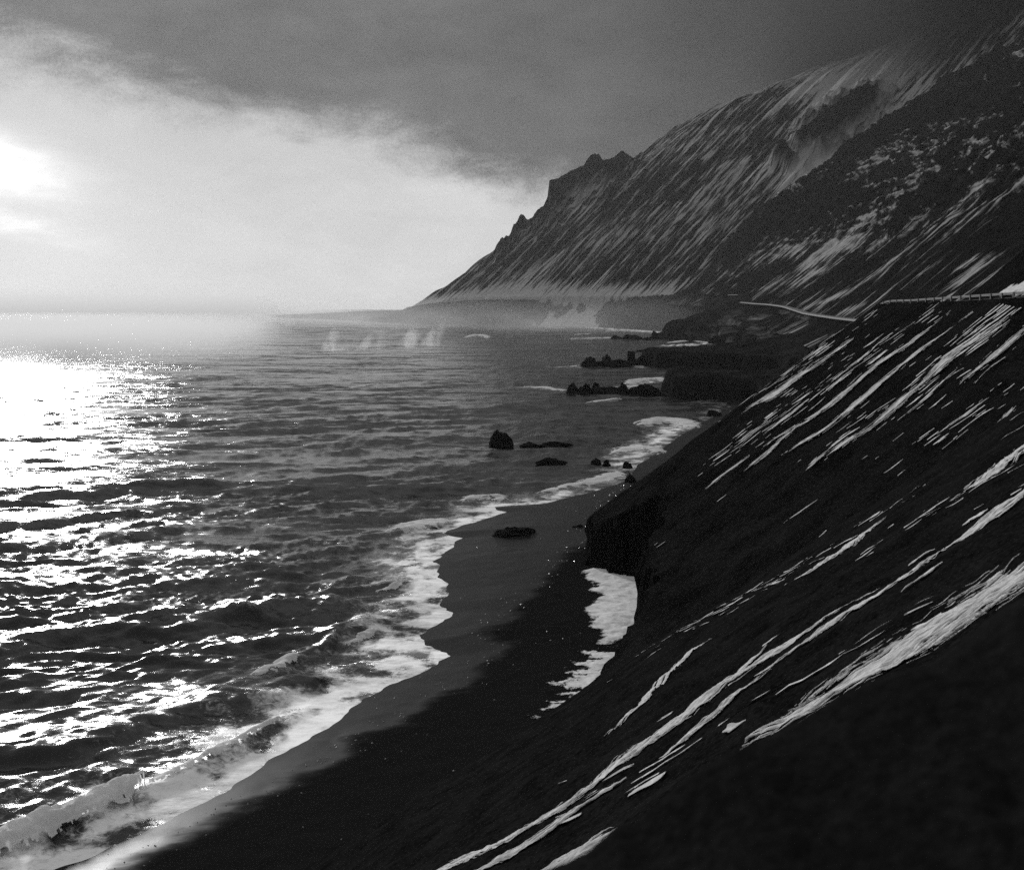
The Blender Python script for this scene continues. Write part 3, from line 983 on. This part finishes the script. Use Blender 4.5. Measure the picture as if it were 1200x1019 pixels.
for i, (pts, hw, puff, lab) in enumerate(BR):
    breaker(pts, hw, puff, lab, i + 1, 0.45 if lab.startswith('big') else 0.9)
_bits = [a for a in FOAM_BITS if len(a)]
if _bits:
    _P = np.concatenate(_bits)
    _n = np.cross(_P[:, 1] - _P[:, 0], _P[:, 3] - _P[:, 0])
    _P = np.where(_n[:, None, 2:3] < 0, _P[:, ::-1], _P)
    tag(mesh_np('foam_flecks', _P.reshape(-1, 3), np.arange(len(_P) * 4).reshape(-1, 4), M_FOAM), 'torn flecks of foam around the breaking waves', 'foam', kind='stuff')

# ----------------------------------------------------------------------------
# snow
# ----------------------------------------------------------------------------
ISL_A, ISL_B, ISL_W = [], [], []


def a_streak(pts, hwpx, label, seed, namp=0.7, group=None):
    L = [hitA(a, b_) for a, b_ in pts]
    ks = [q[1] / F for q in L]
    # half-width across the fall line: foreshortened across the slope
    hw = np.interp(np.linspace(0, 1, len(L)), np.linspace(0, 1, len(hwpx)), hwpx) * np.array(ks) * 2.7
    k = np.mean(ks)
    o = ribbon('snow_streak', L, list(hw), lambda x, y: zA(x, y) + grainA(x, y), M_SNOW, 2.2 * k, 0.9 * k, lift=0.05, puff=0.05, seed=seed, nu=1 / (110 * k), nv=1 / (4.5 * k), namp=namp * 1.9, taper=0.18, bias=-0.16, islands=ISL_A, spread=0.14)
    if o: tag(o, label, 'snow', group)


AS = [
    ([(1230, 568), (1200, 586), (1145, 622), (1095, 655), (1050, 690), (1010, 716), (975, 740), (925, 775), (876, 805)], [6, 6, 7, 7, 6, 6, 5, 3, 2], 'long bold snow streak high on the near scree, ending beside a second longer one'),
    ([(1030, 692), (1015, 700), (950, 742), (880, 787), (840, 812), (790, 850), (750, 880), (690, 925), (640, 960), (600, 985), (540, 1016), (490, 1045)], [2, 3, 4, 6, 7, 8, 8, 8, 9, 9, 9, 9], 'longest snow streak, widening downhill to the lower edge of the near scree'),
    ([(905, 795), (880, 812), (850, 836), (815, 861), (770, 892)], [1.5, 2, 3, 3, 2], 'thin snow streak just under the longest one'),
    ([(1150, 745), (1110, 770), (1060, 797), (1040, 810)], [3, 4, 4, 3], 'short snow strip showing over the gravel bank below the widest streak'),
    ([(1240, 648), (1200, 676), (1125, 722), (1050, 771), (1000, 802), (940, 842), (875, 878)], [23, 23, 20, 18, 17, 14, 6], 'widest snow streak, cut off below by the gravel bank'),
    ([(850, 742), (825, 757), (795, 782), (770, 808), (755, 827), (735, 843), (707, 866)], [1, 2, 3, 3, 3, 2, 1], 'lone narrow snow streak above the beach edge of the near scree'),
    ([(1042, 599), (1010, 620), (985, 642), (955, 665), (920, 690)], [3, 4, 4, 3, 2], 'broken snow streak near the upper edge of the near scree'),
    ([(724, 968), (700, 982), (680, 994), (630, 1022), (580, 1050)], [7, 9, 9, 9, 9], 'short blunt snow strip at the gravel bank below the longest streak'),
    ([(735, 912), (700, 936), (665, 960), (630, 984), (600, 1002), (540, 1036)], [1.5, 2.5, 3, 3, 3, 3], 'thin lower strand beside the foot of the longest streak'),
    ([(1106, 674), (1080, 692), (1054, 711)], [1, 1.6, 1], 'short fine snow line between the two bold streaks and the widest one'),
    ([(1098, 643), (1080, 654), (1062, 664)], [1.2, 2, 1.2], 'short snow dash along the upper side of the bold streak'),
    ([(876, 849), (862, 857), (848, 863)], [1, 2.5, 3], 'tiny snow dash standing alone under the thin streak'),
    ([(1162, 602), (1140, 612), (1128, 621)], [1, 2.5, 1], 'small snow dash just above the bold streak'),
    ([(900, 760), (870, 782), (850, 797), (820, 815)], [1, 1.5, 2, 1], 'fine snow thread above the longest streak'),
    ([(1215, 512), (1190, 532), (1155, 562), (1112, 590)], [4, 6, 6, 3], 'speckled snow streak at the top of the near scree'),
]
for i, (pts, hw, lab) in enumerate(AS):
    a_streak(pts, hw, lab, 30 + i, 0.95 if i in (6, 14) else 0.7)


def b_streak(pts, hwpx, label, seed, group, namp=1.0):
    L = [hitB(a, b_) for a, b_ in pts]
    k = np.mean([q[1] for q in L]) / F
    hw = np.interp(np.linspace(0, 1, len(L)), np.linspace(0, 1, len(hwpx)), hwpx) * k * 2.1
    o = ribbon('snow_streak', L, list(hw), lambda x, y: zB(x, y), M_SNOWH, 1.6 * k, 0.7 * k, lift=0.30, puff=0.1, seed=seed, nu=1 / (36 * k), nv=1 / (2.3 * k), namp=namp * 2.2, taper=0.3, bias=-0.42, islands=ISL_B, spread=0.14)
    if o: tag(o, label, 'snow', group)


GB = 'snow streaks on the road headland'
LB = 'ragged snow streak running down the headland below the guardrail'
BS = [
    ([(1008, 390), (998, 398), (955, 430), (910, 462), (868, 488)], [1, 3, 5, 7, 6]),
    ([(1118, 363), (1098, 379), (1075, 396), (1045, 419), (1017, 438), (985, 465), (958, 486), (914, 512), (890, 530)], [1, 2, 3, 4, 4, 4, 4, 4, 2]),
    ([(1142, 367), (1115, 385), (1090, 402), (1060, 427), (1039, 446), (1010, 470), (980, 493), (940, 520), (905, 543)], [2, 4, 4, 4, 4, 4, 4, 4, 3]),
    ([(1194, 362), (1165, 386), (1140, 402), (1119, 416), (1095, 438), (1072, 457), (1045, 482), (1020, 503), (985, 530)], [2, 3, 4, 5, 5, 5, 5, 5, 3]),
    ([(1215, 378), (1196, 391), (1175, 410), (1156, 427), (1123, 457)], [3, 5, 5, 5, 2]),
    ([(1168, 458), (1140, 480), (1108, 504)], [1, 2.5, 1]),
    ([(1190, 477), (1178, 490), (1164, 505)], [2, 4, 3]),
    ([(1095, 365), (1080, 376), (1066, 387)], [1, 1.5, 1]),
    ([(1036, 392), (1020, 404), (1010, 411)], [1, 2, 1]),
    ([(1070, 420), (1035, 450), (1000, 478), (975, 497)], [1, 2, 3, 2]),
    ([(1128, 430), (1090, 465), (1050, 497)], [1, 2, 1]),
    ([(950, 470), (920, 492), (890, 514)], [1, 2, 2]),
    ([(880, 535), (850, 556), (825, 575)], [3, 3, 2]),
    ([(935, 500), (900, 532), (865, 560)], [2, 3, 2]),
    ([(1010, 430), (985, 450), (960, 468)], [1, 2, 1]),
    ([(1060, 380), (1035, 400), (1015, 420), (990, 440)], [1, 1.5, 2, 1]),
    ([(1180, 420), (1160, 436), (1140, 455)], [1, 2, 1]),
    ([(985, 520), (960, 540), (940, 556)], [1, 3, 1]),
    ([(960, 590), (940, 604), (915, 622)], [1, 1.6, 1]),
]
BL = ['broad snow streak closest to the sea-facing crest of the headland', 'long snow streak second in from the headland crest', 'long snow streak third in from the headland crest', 'thick many-stranded snow streak in the middle of the headland face', 'thick short snow streak starting right below the guardrail end', 'single thin snow dash under the many-stranded streak', 'stubby snow patch below the short thick streak', 'tiny snow dash just under the guardrail', 'small snow dash above the second long streak', 'snow streak between the third long streak and the many-stranded one', 'fine snow streak beside the lower end of the many-stranded streak', 'fine snow streak under the broad crest streak', 'snow streak low on the headland near the cliff', 'snow streak on the headland joining the lower ends of the two long streaks', 'short snow streak between the broad crest streak and the second one', 'thin broken snow streak above the second long streak', 'short snow dash beside the thick short streak', 'snow dash at the lower end of the third long streak', 'lone snow dash far down the bare black part of the headland']
for i, (pts, hw) in enumerate(BS):
    b_streak(pts, hw, BL[i], 60 + i, GB)
for pts, hw in (([(795, 690), (794, 712), (790, 738)], [1, 1.6, 1]), ([(800, 700), (797, 722)], [1, 1.4])):
    # snow caught in vertical cracks of the cliff
    pass

# flecks of snow between the streaks
def flecks(name, us, vs, P0, du, dv, zf, thr, cl, seed, label, nu, nvv, win=None):
    U, V_ = np.meshgrid(us, vs)
    X = P0[0] + U * du[0] + V_ * dv[0]; Y = P0[1] + U * du[1] + V_ * dv[1]
    f = fbm(U / nu, V_ / nvv, 4, 0.6, seed) + 0.75 * fbm(U / cl[0], V_ / cl[1], 3, 0.5, seed + 1) - thr
    if win is not None: f = f + win(X, Y)
    f = np.where(X / np.maximum(Y, 1) > 0.9, -1, f)
    o = keep_cells(name, X, Y, zf(X, Y), f, M_SNOW, {'edge': f * 3 + 0.12})
    if o: tag(o, label, 'snow', kind='stuff')


flecks('snow_flecks', np.arange(86, 216, 0.16), np.arange(0, 62, 0.45), (72, 0), (0, 1), (-1, 0.0), lambda x, y: zB(x, y) + 0.30, 0.74, (16, 30), 3,
       'fine flecks of snow between the streaks on the road headland', 0.55, 4.5, lambda x, y: -0.6 * sst(x, 42, 20) - 0.9 * (x < cliff_x(y) + 2) - 3.0 * (x > road_x(y) - 1) + 0.10 * sst(x, 40, 55))
flecks('snow_flecks', np.arange(-12, 90, 0.07), np.arange(-30, 45, 0.3), (0, 0), (0.44, 0.90), (-0.90, 0.44), lambda x, y: zA(x, y) + grainA(x, y) + 0.05, 0.90, (7, 22), 5,
       'fine flecks of snow between the streaks on the near scree', 0.22, 2.2, lambda x, y: -2.0 * (y > FOLD + 2) - 2.0 * (y < 12) - 0.5 * sst(x / np.maximum(y, 1), 0.1, -0.05))


def loose(name, isl, mat, label, cat):
    P = [a for a in isl if len(a)]
    if not P: return
    P = np.concatenate(P)                      # (n, 4, 3)
    nrm = np.cross(P[:, 1] - P[:, 0], P[:, 3] - P[:, 0])
    P = np.where(nrm[:, None, 2:3] < 0, P[:, ::-1], P)
    o = mesh_np(name, P.reshape(-1, 3), np.arange(len(P) * 4).reshape(-1, 4), mat, {'edge': np.full(len(P) * 4, 0.16)})
    tag(o, label, cat, kind='stuff')


loose('snow_shreds', ISL_A, M_SNOW, 'loose shreds of snow beside the long streaks on the near scree', 'snow')
loose('snow_shreds', ISL_B, M_SNOW, 'loose shreds of snow beside the streaks below the guardrail', 'snow')


def poly_patch(name, poly, zf, step, label, seed, ns, namp, mat, stripe=0.0, lift=0.06):
    P = np.array(poly)
    x0, y0 = P.min(0) - 2; x1, y1 = P.max(0) + 2
    X, Y = np.meshgrid(np.arange(x0, x1, step[0]), np.arange(y0, y1, step[1]))
    s = sdist(X, Y, poly)
    f = s + namp * fbm(X / ns, Y / (ns * 1.0), 5, 0.62, seed)
    if stripe: f = f - stripe * (0.35 + np.sin((Y + 0.4 * X) / 0.75 + 2.5 * fbm(X / 4, Y / 4, 3, 0.5, seed)) - 0.8 * fbm(X / 0.8, Y / 0.8, 3, 0.6, seed + 4))
    o = keep_cells(name, X, Y, zf(X, Y) + lift + 0.05 * np.sqrt(np.clip(f, 0, 1)), f + 0.3, mat, {'edge': (f + 0.3) * (0.16 if stripe else 0.26) - 0.04})
    if o: tag(o, label, 'snow')


def beach_z(x, y):
    r = np.clip((np.asarray(y, float) - ys_[0]) / 0.6, 0, len(ys_) - 1.01)
    c = np.clip((np.asarray(x, float) - xs_[0]) / 0.5, 0, len(xs_) - 1.01)
    i = r.astype(int); j = c.astype(int); a, b_ = r - i, c - j
    return Zb[i, j] * (1 - a) * (1 - b_) + Zb[i + 1, j] * a * (1 - b_) + Zb[i, j + 1] * (1 - a) * b_ + Zb[i + 1, j + 1] * a * b_


P1 = [gp(a, b_, 2.6) for a, b_ in [(680, 671), (692, 662), (716, 659), (742, 668), (766, 672), (775, 690), (772, 712), (764, 736), (744, 742), (716, 748), (704, 744), (708, 736), (690, 727), (697, 716), (688, 705), (706, 692), (690, 686), (700, 678)]]
poly_patch('snow_patch', P1, beach_z, (0.10, 0.2), 'large grey snow patch on the black beach at the cliff foot', 2, 4.0, 1.3, M_SNOWB)
P2 = [gp(a, b_, 2.6) for a, b_ in [(690, 752), (720, 752), (780, 745), (772, 765), (700, 812), (650, 840), (630, 850), (650, 818), (668, 800), (652, 792), (672, 776)]]
poly_patch('snow_patch', P2, beach_z, (0.1, 0.16), 'rippled thin snow patch on the black beach behind the near scree edge', 4, 1.6, 1.6, M_SNOWB, 1.1)
# snow bank above the road
P3 = [(80.5, 186), (80.0, 160), (83, 160), (85.5, 168), (84.5, 178)]
poly_patch('snow_bank', P3, lambda x, y: zB(x, y), (0.3, 0.4), 'bright snow bank on the slope above the guardrail', 6, 3, 1.6, M_SNOW, lift=0.35)

# wet pebbles and ice scraps along the tide line
rp = np.random.RandomState(5)
DL = np.array([gp(a, b_, 0.6) for a, b_ in wet_px])
V, Q = [], []
for i in range(420):
    k_ = rp.randint(0, len(DL) - 1); t_ = rp.rand()
    px_, py_ = DL[k_] * (1 - t_) + DL[k_ + 1] * t_ + rp.normal(0, 1.4, 2) * (1 if i < 280 else 6)
    z_ = float(beach_z(px_, py_)); r_ = rp.uniform(0.04, 0.12) * (0.6 + py_ / 200)
    if z_ < 0.05: continue
    n = len(V)
    for a in range(5):
        V.append((px_ + r_ * rp.uniform(0.7, 1.3) * math.cos(a * 1.257), py_ + r_ * rp.uniform(0.7, 1.3) * math.sin(a * 1.257), z_ - 0.03))
    V.append((px_, py_, z_ + r_ * 0.8))
    Q += [(n + a, n + (a + 1) % 5, n + 5) for a in range(5)]
o = mesh_np('pebbles', V, Q, mat_plain('wet_pebble', 0.30, 0.25, 0.6), smooth=False)
tag(o, 'scattered wet pebbles and ice scraps along the tide line', 'pebbles', kind='stuff')

# ----------------------------------------------------------------------------
# rocks
# ----------------------------------------------------------------------------
def rock(name, x, y, z0, sx, sy, sz, seed, label, blocky=0.0, rough=0.35, group=None, lean=0.0):
    nu_, nv_ = 40, 22
    th = np.linspace(0, 2 * np.pi, nu_, endpoint=False); ph = np.linspace(-0.5, np.pi / 2 - 1e-3, nv_)
    TH, PH = np.meshgrid(th, ph)
    e = 1.0 - 0.75 * blocky
    sg = lambda v, p_: np.sign(v) * np.abs(v) ** p_
    nx_, ny_, nz_ = sg(np.cos(PH), e) * sg(np.cos(TH), e), sg(np.cos(PH), e) * sg(np.sin(TH), e), sg(np.sin(PH), e)
    n = fbm(nx_ * 1.2 + seed * 3.3, ny_ * 1.2 + nz_ * 1.3, 4, 0.5, seed)
    n2 = fbm(nz_ * 3 + seed, TH / 1.2, 3, 0.5, seed + 1) * np.sin(TH) ** 2
    r = 1 + rough * n + 0.12 * n2
    tpr = 1 - 0.32 * np.clip(nz_, 0, 1) * (1 - blocky)
    X = x + sx * r * nx_ * tpr + lean * sx * np.clip(nz_, 0, 1); Y = y + sy * r * ny_; Z = z0 + sz * (1 + rough * 1.2 * n) * nz_
    q = []
    i = np.arange(nu_ * nv_).reshape(nv_, nu_)
    j = np.roll(i, -1, 1)
    q = np.stack([i[:-1], j[:-1], j[1:], i[1:]], -1).reshape(-1, 4)
    V = np.stack([X.ravel(), Y.ravel(), Z.ravel()], -1)
    top = len(V)
    V = np.vstack([V, [V[-nu_:].mean(0)]])
    tri = np.stack([i[-1], j[-1], np.full(nu_, top), np.full(nu_, top)], -1)
    me = bpy.data.meshes.new(name)
    me.from_pydata(V.tolist(), [], q.tolist() + [t_[:3].tolist() for t_ in tri])
    me.polygons.foreach_set('use_smooth', np.ones(len(me.polygons), bool))
    me.materials.append(M_ROCK)
    o = bpy.data.objects.new(name, me); COL.objects.link(o)
    tag(o, label, 'rock', group)
    return o


def prock(name, px, pyb, wpx, hpx, label, seed, blocky=0.0, z=0.0, depth=0.8, rough=0.35, lean=0.0, group=None):
    x, y = gp(px, pyb, z); k = y / F
    return rock(name, x, y + depth * wpx * k / 2, z - 0.3, wpx * k / 2, depth * wpx * k / 2, hpx * k + 0.3, seed, label, blocky, rough, group, lean)


prock('sea_stack', 587, 524, 30, 15, 'tall pointed dark sea stack standing in the shallows', 3, 0.0, rough=0.40, lean=-0.1)
prock('low_reef', 621, 522, 20, 2.8, 'low dark reef rock next to the pointed stack', 5, 0.1)
prock('low_reef', 650, 522, 42, 3.2, 'long low dark reef trailing away from the pointed stack', 6, 0.1, depth=0.4)
prock('low_reef', 645, 543, 34, 5, 'flat pointed reef rock alone between stack and beach', 7, 0.1, depth=0.5)
prock('shore_rock', 699, 545, 14, 6.5, 'rounded rock of the close pair in the foam', 8, 0.1)
prock('shore_rock', 711, 546, 11, 5.5, 'smaller rock of the close pair in the foam', 9, 0.1)
prock('shore_rock', 736, 549, 13, 6.5, 'rock in the swash off the headland corner', 10, 0.2)
prock('shore_rock', 739, 565, 12, 7, 'upright rock leaning on the headland corner', 11, 0.3, z=0.3)
prock('beach_slab', 604, 630, 58, 9, 'long flat dark slab of rock lying on the wet sand', 12, 0.3, z=0.6, depth=0.45, rough=0.3)
prock('beach_rock', 680, 622, 22, 6, 'low dark rock on the sand before the headland cliff', 13, 0.1, z=1.2, depth=0.5)
prock('bay_rock', 838, 487, 18, 5, 'dark rock on the sand of the small bay', 31, 0.2, z=0.2, depth=0.5)
GS = 'rocks along the block-topped spit'
prock('spit_rock', 691, 430, 20, 10.5, 'hunched rock at the outer end of the block-topped spit', 14, 0.2, rough=0.4)
prock('spit_rock', 711, 421, 10, 5, 'small peaked rock behind the outer end of the block-topped spit', 15, 0.1)
prock('spit_rock', 720, 430, 52, 8, 'long low rock in the middle of the block-topped spit', 16, 0.2, depth=0.5)
prock('block_rock', 740, 426, 9, 14, 'square upright block of rock crowning the spit', 17, 0.9, rough=0.10)
prock('spit_rock', 762, 427, 40, 9, 'dark rock joining the square block to the terrace', 18, 0.3, depth=0.5)
prock('spit_rock', 671, 461, 15, 9, 'upright rock at the very tip of the bare rocky spit', 19, 0.55, rough=0.35)
prock('spit_rock', 686, 462, 20, 10, 'rounded rock second from the tip of the bare rocky spit', 20, 0.2)
prock('spit_rock', 699, 455, 9, 6, 'small rock behind the bare rocky spit', 21, 0.2)
prock('spit_rock', 712, 462, 60, 6.5, 'low saddle rock along the bare rocky spit', 22, 0.1, depth=0.4)
prock('spit_rock', 731, 461, 14, 10, 'humped rock halfway along the bare rocky spit', 23, 0.2)
prock('spit_rock', 757, 462, 42, 9, 'dark rock joining the bare spit to its cliff', 24, 0.3, depth=0.5)
prock('surf_rock', 722, 397, 12, 4, 'small hazy rock at the outer end of the surf rocks under the bluff', 25, 0.2)
prock('surf_rock', 741, 397.5, 26, 4.5, 'long hazy rock in the surf under the bluff', 26, 0.2, depth=0.5)
prock('surf_rock', 772, 397, 18, 7, 'hazy rock in the surf close against the bluff', 27, 0.3)
prock('surf_rock', 758, 398.5, 10, 3, 'tiny hazy rock in the surf beside the long one', 28, 0.3)
prock('terrace_rock', 848, 403, 26, 9, 'dark knob of rock at the seaward edge of the terrace', 29, 0.3, z=0)
prock('low_skerry', 758, 412, 22, 2.0, 'thin dark skerry behind the square block', 30, 0.2, depth=0.4)

# ----------------------------------------------------------------------------
# air: spray over the sea, cloud on the summit, haze
# ----------------------------------------------------------------------------
def vol_box(name, lo, hi, build, label, cat):
    o = box_mesh(name, [lo + hi], bpy.data.materials.new(name))
    m = o.data.materials[0]; m.use_nodes = True
    t = NT(m.node_tree); t.n.clear()
    out = t.node('ShaderNodeOutputMaterial')
    v = t.node('ShaderNodeVolumePrincipled')
    v.inputs['Color'].default_value = (0.9, 0.9, 0.9, 1)
    t.l.new(v.outputs[0], out.inputs['Volume'])
    build(t, v)
    tag(o, label, cat, kind='stuff')
    return o


def b_haze(t, v):
    v.inputs['Density'].default_value = 0.000018
    v.inputs['Anisotropy'].default_value = 0.4


vol_box('haze', (-9000.0, -400.0, -6.0), (9000.0, 14500.0, 1250.0), b_haze, 'pale sea haze filling the air over the bay', 'haze')


def prism(name, foot, z0, z1, mat):
    n = len(foot)
    V = [(x, y, z0) for x, y in foot] + [(x, y, z1) for x, y in foot]
    fc = [list(range(n))[::-1], list(range(n, 2 * n))] + [[i, (i + 1) % n, n + (i + 1) % n, n + i] for i in range(n)]
    me = bpy.data.meshes.new(name); me.from_pydata(V, [], fc); me.materials.append(mat)
    import bmesh
    bm = bmesh.new(); bm.from_mesh(me); bmesh.ops.recalc_face_normals(bm, faces=bm.faces); bm.to_mesh(me); bm.free()
    o = bpy.data.objects.new(name, me); COL.objects.link(o)
    return o


def vol_mat(name, col, g):
    m = bpy.data.materials.new(name); m.use_nodes = True
    t = NT(m.node_tree); t.n.clear()
    out = t.node('ShaderNodeOutputMaterial')
    v = t.node('ShaderNodeVolumePrincipled')
    v.inputs['Color'].default_value = (col, col, col, 1)
    v.inputs['Anisotropy'].default_value = g
    t.l.new(v.outputs[0], out.inputs['Volume'])
    p = t.node('ShaderNodeNewGeometry').outputs['Position']
    sp = t.node('ShaderNodeSeparateXYZ'); t.l.new(p, sp.inputs[0])
    return m, t, v, p, sp.outputs


# wind-blown spray sheet lying on the far water
m, t, v, p, (vx, vy, vz) = vol_mat('sea_spray', 0.99, 0.4)
n = t.noise(t.mul(p, (1 / 45.0, 1 / 160.0, 1 / 50.0)), 1.0, 4, 0.55)
fade = t.rng(vz, 0.0, 34.0, 1.0, 0.0, False)
rat = t.m('ADD', t.m('DIVIDE', vx, vy), t.m('MULTIPLY', t.m('SUBTRACT', n, 0.5), 0.14))
den = t.m('MULTIPLY', t.m('MULTIPLY', fade, t.rng(n, 0.30, 0.66, 0.35, 1.0)), t.m('MULTIPLY', t.rng(rat, -0.19, -0.27), t.rng(rat, -0.25, -0.42, 0.0050, 0.020)))
t.l.new(den, v.inputs['Density'])
foot = [gp(a, b_) for a, b_ in [(-260, 440), (-100, 436), (0, 433), (120, 430), (200, 427), (260, 424), (315, 419), (364, 413.5)]]
foot += [((364 - 600) / F * 1500, 1500), ((345 - 600) / F * 2600, 2600), ((-260 - 600) / F * 2600, 2600)]
o = prism('sea_spray', foot, -2.0, 34.0, m)
tag(o, 'pale sheet of wind-blown spray lying over the far sea', 'spray', kind='stuff')

m, t, v, p, (vx, vy, vz) = vol_mat('spray_wisp', 0.95, 0.55)
n = t.noise(t.mul(p, (1 / 14.0, 1 / 60.0, 1 / 22.0)), 1.0, 4, 0.6)
fade = t.rng(vz, 0.0, 30.0, 1.0, 0.0)
gs = t.node('ShaderNodeSeparateXYZ'); t.l.new(t.node('ShaderNodeTexCoord').outputs['Generated'], gs.inputs[0])
cx_ = t.m('MULTIPLY', t.m('MULTIPLY', gs.outputs[0], t.m('SUBTRACT', 1.0, gs.outputs[0])), 4.0)
cy_ = t.m('MULTIPLY', t.m('MULTIPLY', gs.outputs[1], t.m('SUBTRACT', 1.0, gs.outputs[1])), 4.0)
den = t.m('MULTIPLY', t.m('MULTIPLY', t.m('SUBTRACT', 1.0, gs.outputs[2]), t.rng(n, 0.36, 0.7)), t.m('MULTIPLY', t.m('MULTIPLY', t.m('POWER', cx_, 1.5), cy_), 0.028))
t.l.new(den, v.inputs['Density'])
for i, (px_, py_, wpx, hpx, lean, lab) in enumerate([(380, 411.5, 22, 30, 10, 'small wisp of spray lifting at the edge of the spray sheet'), (428, 410.5, 34, 26, 14, 'wisp of spray rising off the sea beyond the spray sheet'),
                                        (472, 408, 26, 30, 16, 'tall thin wisp of spray between the sheet and the lone bursting wave'), (500, 406, 26, 32, 20, 'last leaning wisp of spray before the lone bursting wave'), (400, 412, 60, 8, 0, 'low skirt of spray along the water under the wisps')]):
    x_, y_ = gp(px_, py_); k = y_ / F
    th = np.linspace(0, 2 * np.pi, 16, endpoint=False)
    lev = np.linspace(0, 1, 7)
    V = []
    for l_ in lev:
        r_ = (wpx * k / 2) * (1.0 - 0.55 * l_ ** 1.5)
        for a in th:
            V.append((x_ + r_ * math.cos(a) * (1 + 0.15 * math.sin(3 * a + i)) + lean * k * l_, y_ + 30 + 30 * math.sin(a) * (1 - 0.4 * l_), -0.5 + l_ * hpx * k))
    fc = [list(range(16))[::-1], [6 * 16 + j for j in range(16)]]
    for r_ in range(6):
        for j in range(16):
            fc.append([r_ * 16 + j, r_ * 16 + (j + 1) % 16, (r_ + 1) * 16 + (j + 1) % 16, (r_ + 1) * 16 + j])
    me = bpy.data.meshes.new('spray_wisp'); me.from_pydata(V, [], fc); me.materials.append(m)
    o = bpy.data.objects.new('spray_wisp', me); COL.objects.link(o)
    tag(o, lab, 'spray', kind='stuff')

# salt mist hanging along the far cliffs
m, t, v, p, (vx, vy, vz) = vol_mat('cliff_mist', 0.95, 0.4)
n = t.noise(t.mul(p, (1 / 160.0, 1 / 300.0, 1 / 70.0)), 1.0, 3, 0.5)
fade = t.rng(vz, 0.0, 85.0, 1.0, 0.0)
side = t.rng(vx, 350.0, -120.0, 0.5, 1.0)
den = t.m('MULTIPLY', t.m('MULTIPLY', fade, side), t.m('MULTIPLY', t.rng(n, 0.3, 0.7, 0.3, 1.0), 0.0012))
t.l.new(den, v.inputs['Density'])
foot = [gp(340, 384), gp(520, 386), gp(660, 390), (225, 1800), (300, 1920), (400, 2060), (330, 2500), (60, 3000), (-330, 3500), (-1000, 4300)]
o = prism('cliff_mist', foot, -2.0, 88.0, m)
tag(o, 'salt mist hanging along the foot of the far cliffs', 'mist', kind='stuff')

# cloud sitting on the far summit, shade of higher cloud put into its colour
m, t, v, p, (vx, vy, vz) = vol_mat('summit_cloud', 0.19, 0.0)
n = t.noise(t.mul(p, (1 / 260.0, 1 / 420.0, 1 / 170.0)), 1.0, 5, 0.55)
hgt = t.m('ADD', vz, t.m('MULTIPLY', t.m('SUBTRACT', n, 0.5), 320.0))
hgt = t.m('ADD', hgt, t.m('MULTIPLY', vx, 0.34))
den = t.m('MULTIPLY', t.m('MULTIPLY', t.rng(hgt, 880.0, 1100.0), t.rng(vx, 680.0, 1250.0)), 0.0090)
t.l.new(den, v.inputs['Density'])
foot = [(560, 3900), (640, 3200), (800, 2560), (1900, 2560), (2600, 3300), (2600, 3900)]
o = prism('summit_cloud', foot, 500.0, 1180.0, m)
tag(o, 'dark cloud wrapped round the summit of the far streaked mountain', 'cloud', kind='stuff')

# low sea mist that swallows the horizon
m, t, v, p, (vx, vy, vz) = vol_mat('horizon_mist', 0.95, 0.4)
den = t.m('MULTIPLY', t.rng(vz, 0.0, 150.0, 1.0, 0.0), 0.0014)
den = t.m('MULTIPLY', t.m('MULTIPLY', den, t.rng(vy, 2600.0, 4200.0)), t.rng(t.m('DIVIDE', vx, vy), -0.13, -0.27))
t.l.new(den, v.inputs['Density'])
o = prism('horizon_mist', [(-8500, 2600), (-520, 2600), (-1150, 5200), (-400, 9000), (-400, 14200), (-8500, 14200)], -4.0, 150.0, m)
tag(o, 'pale low mist hiding the sea horizon beyond the spray', 'mist', kind='stuff')
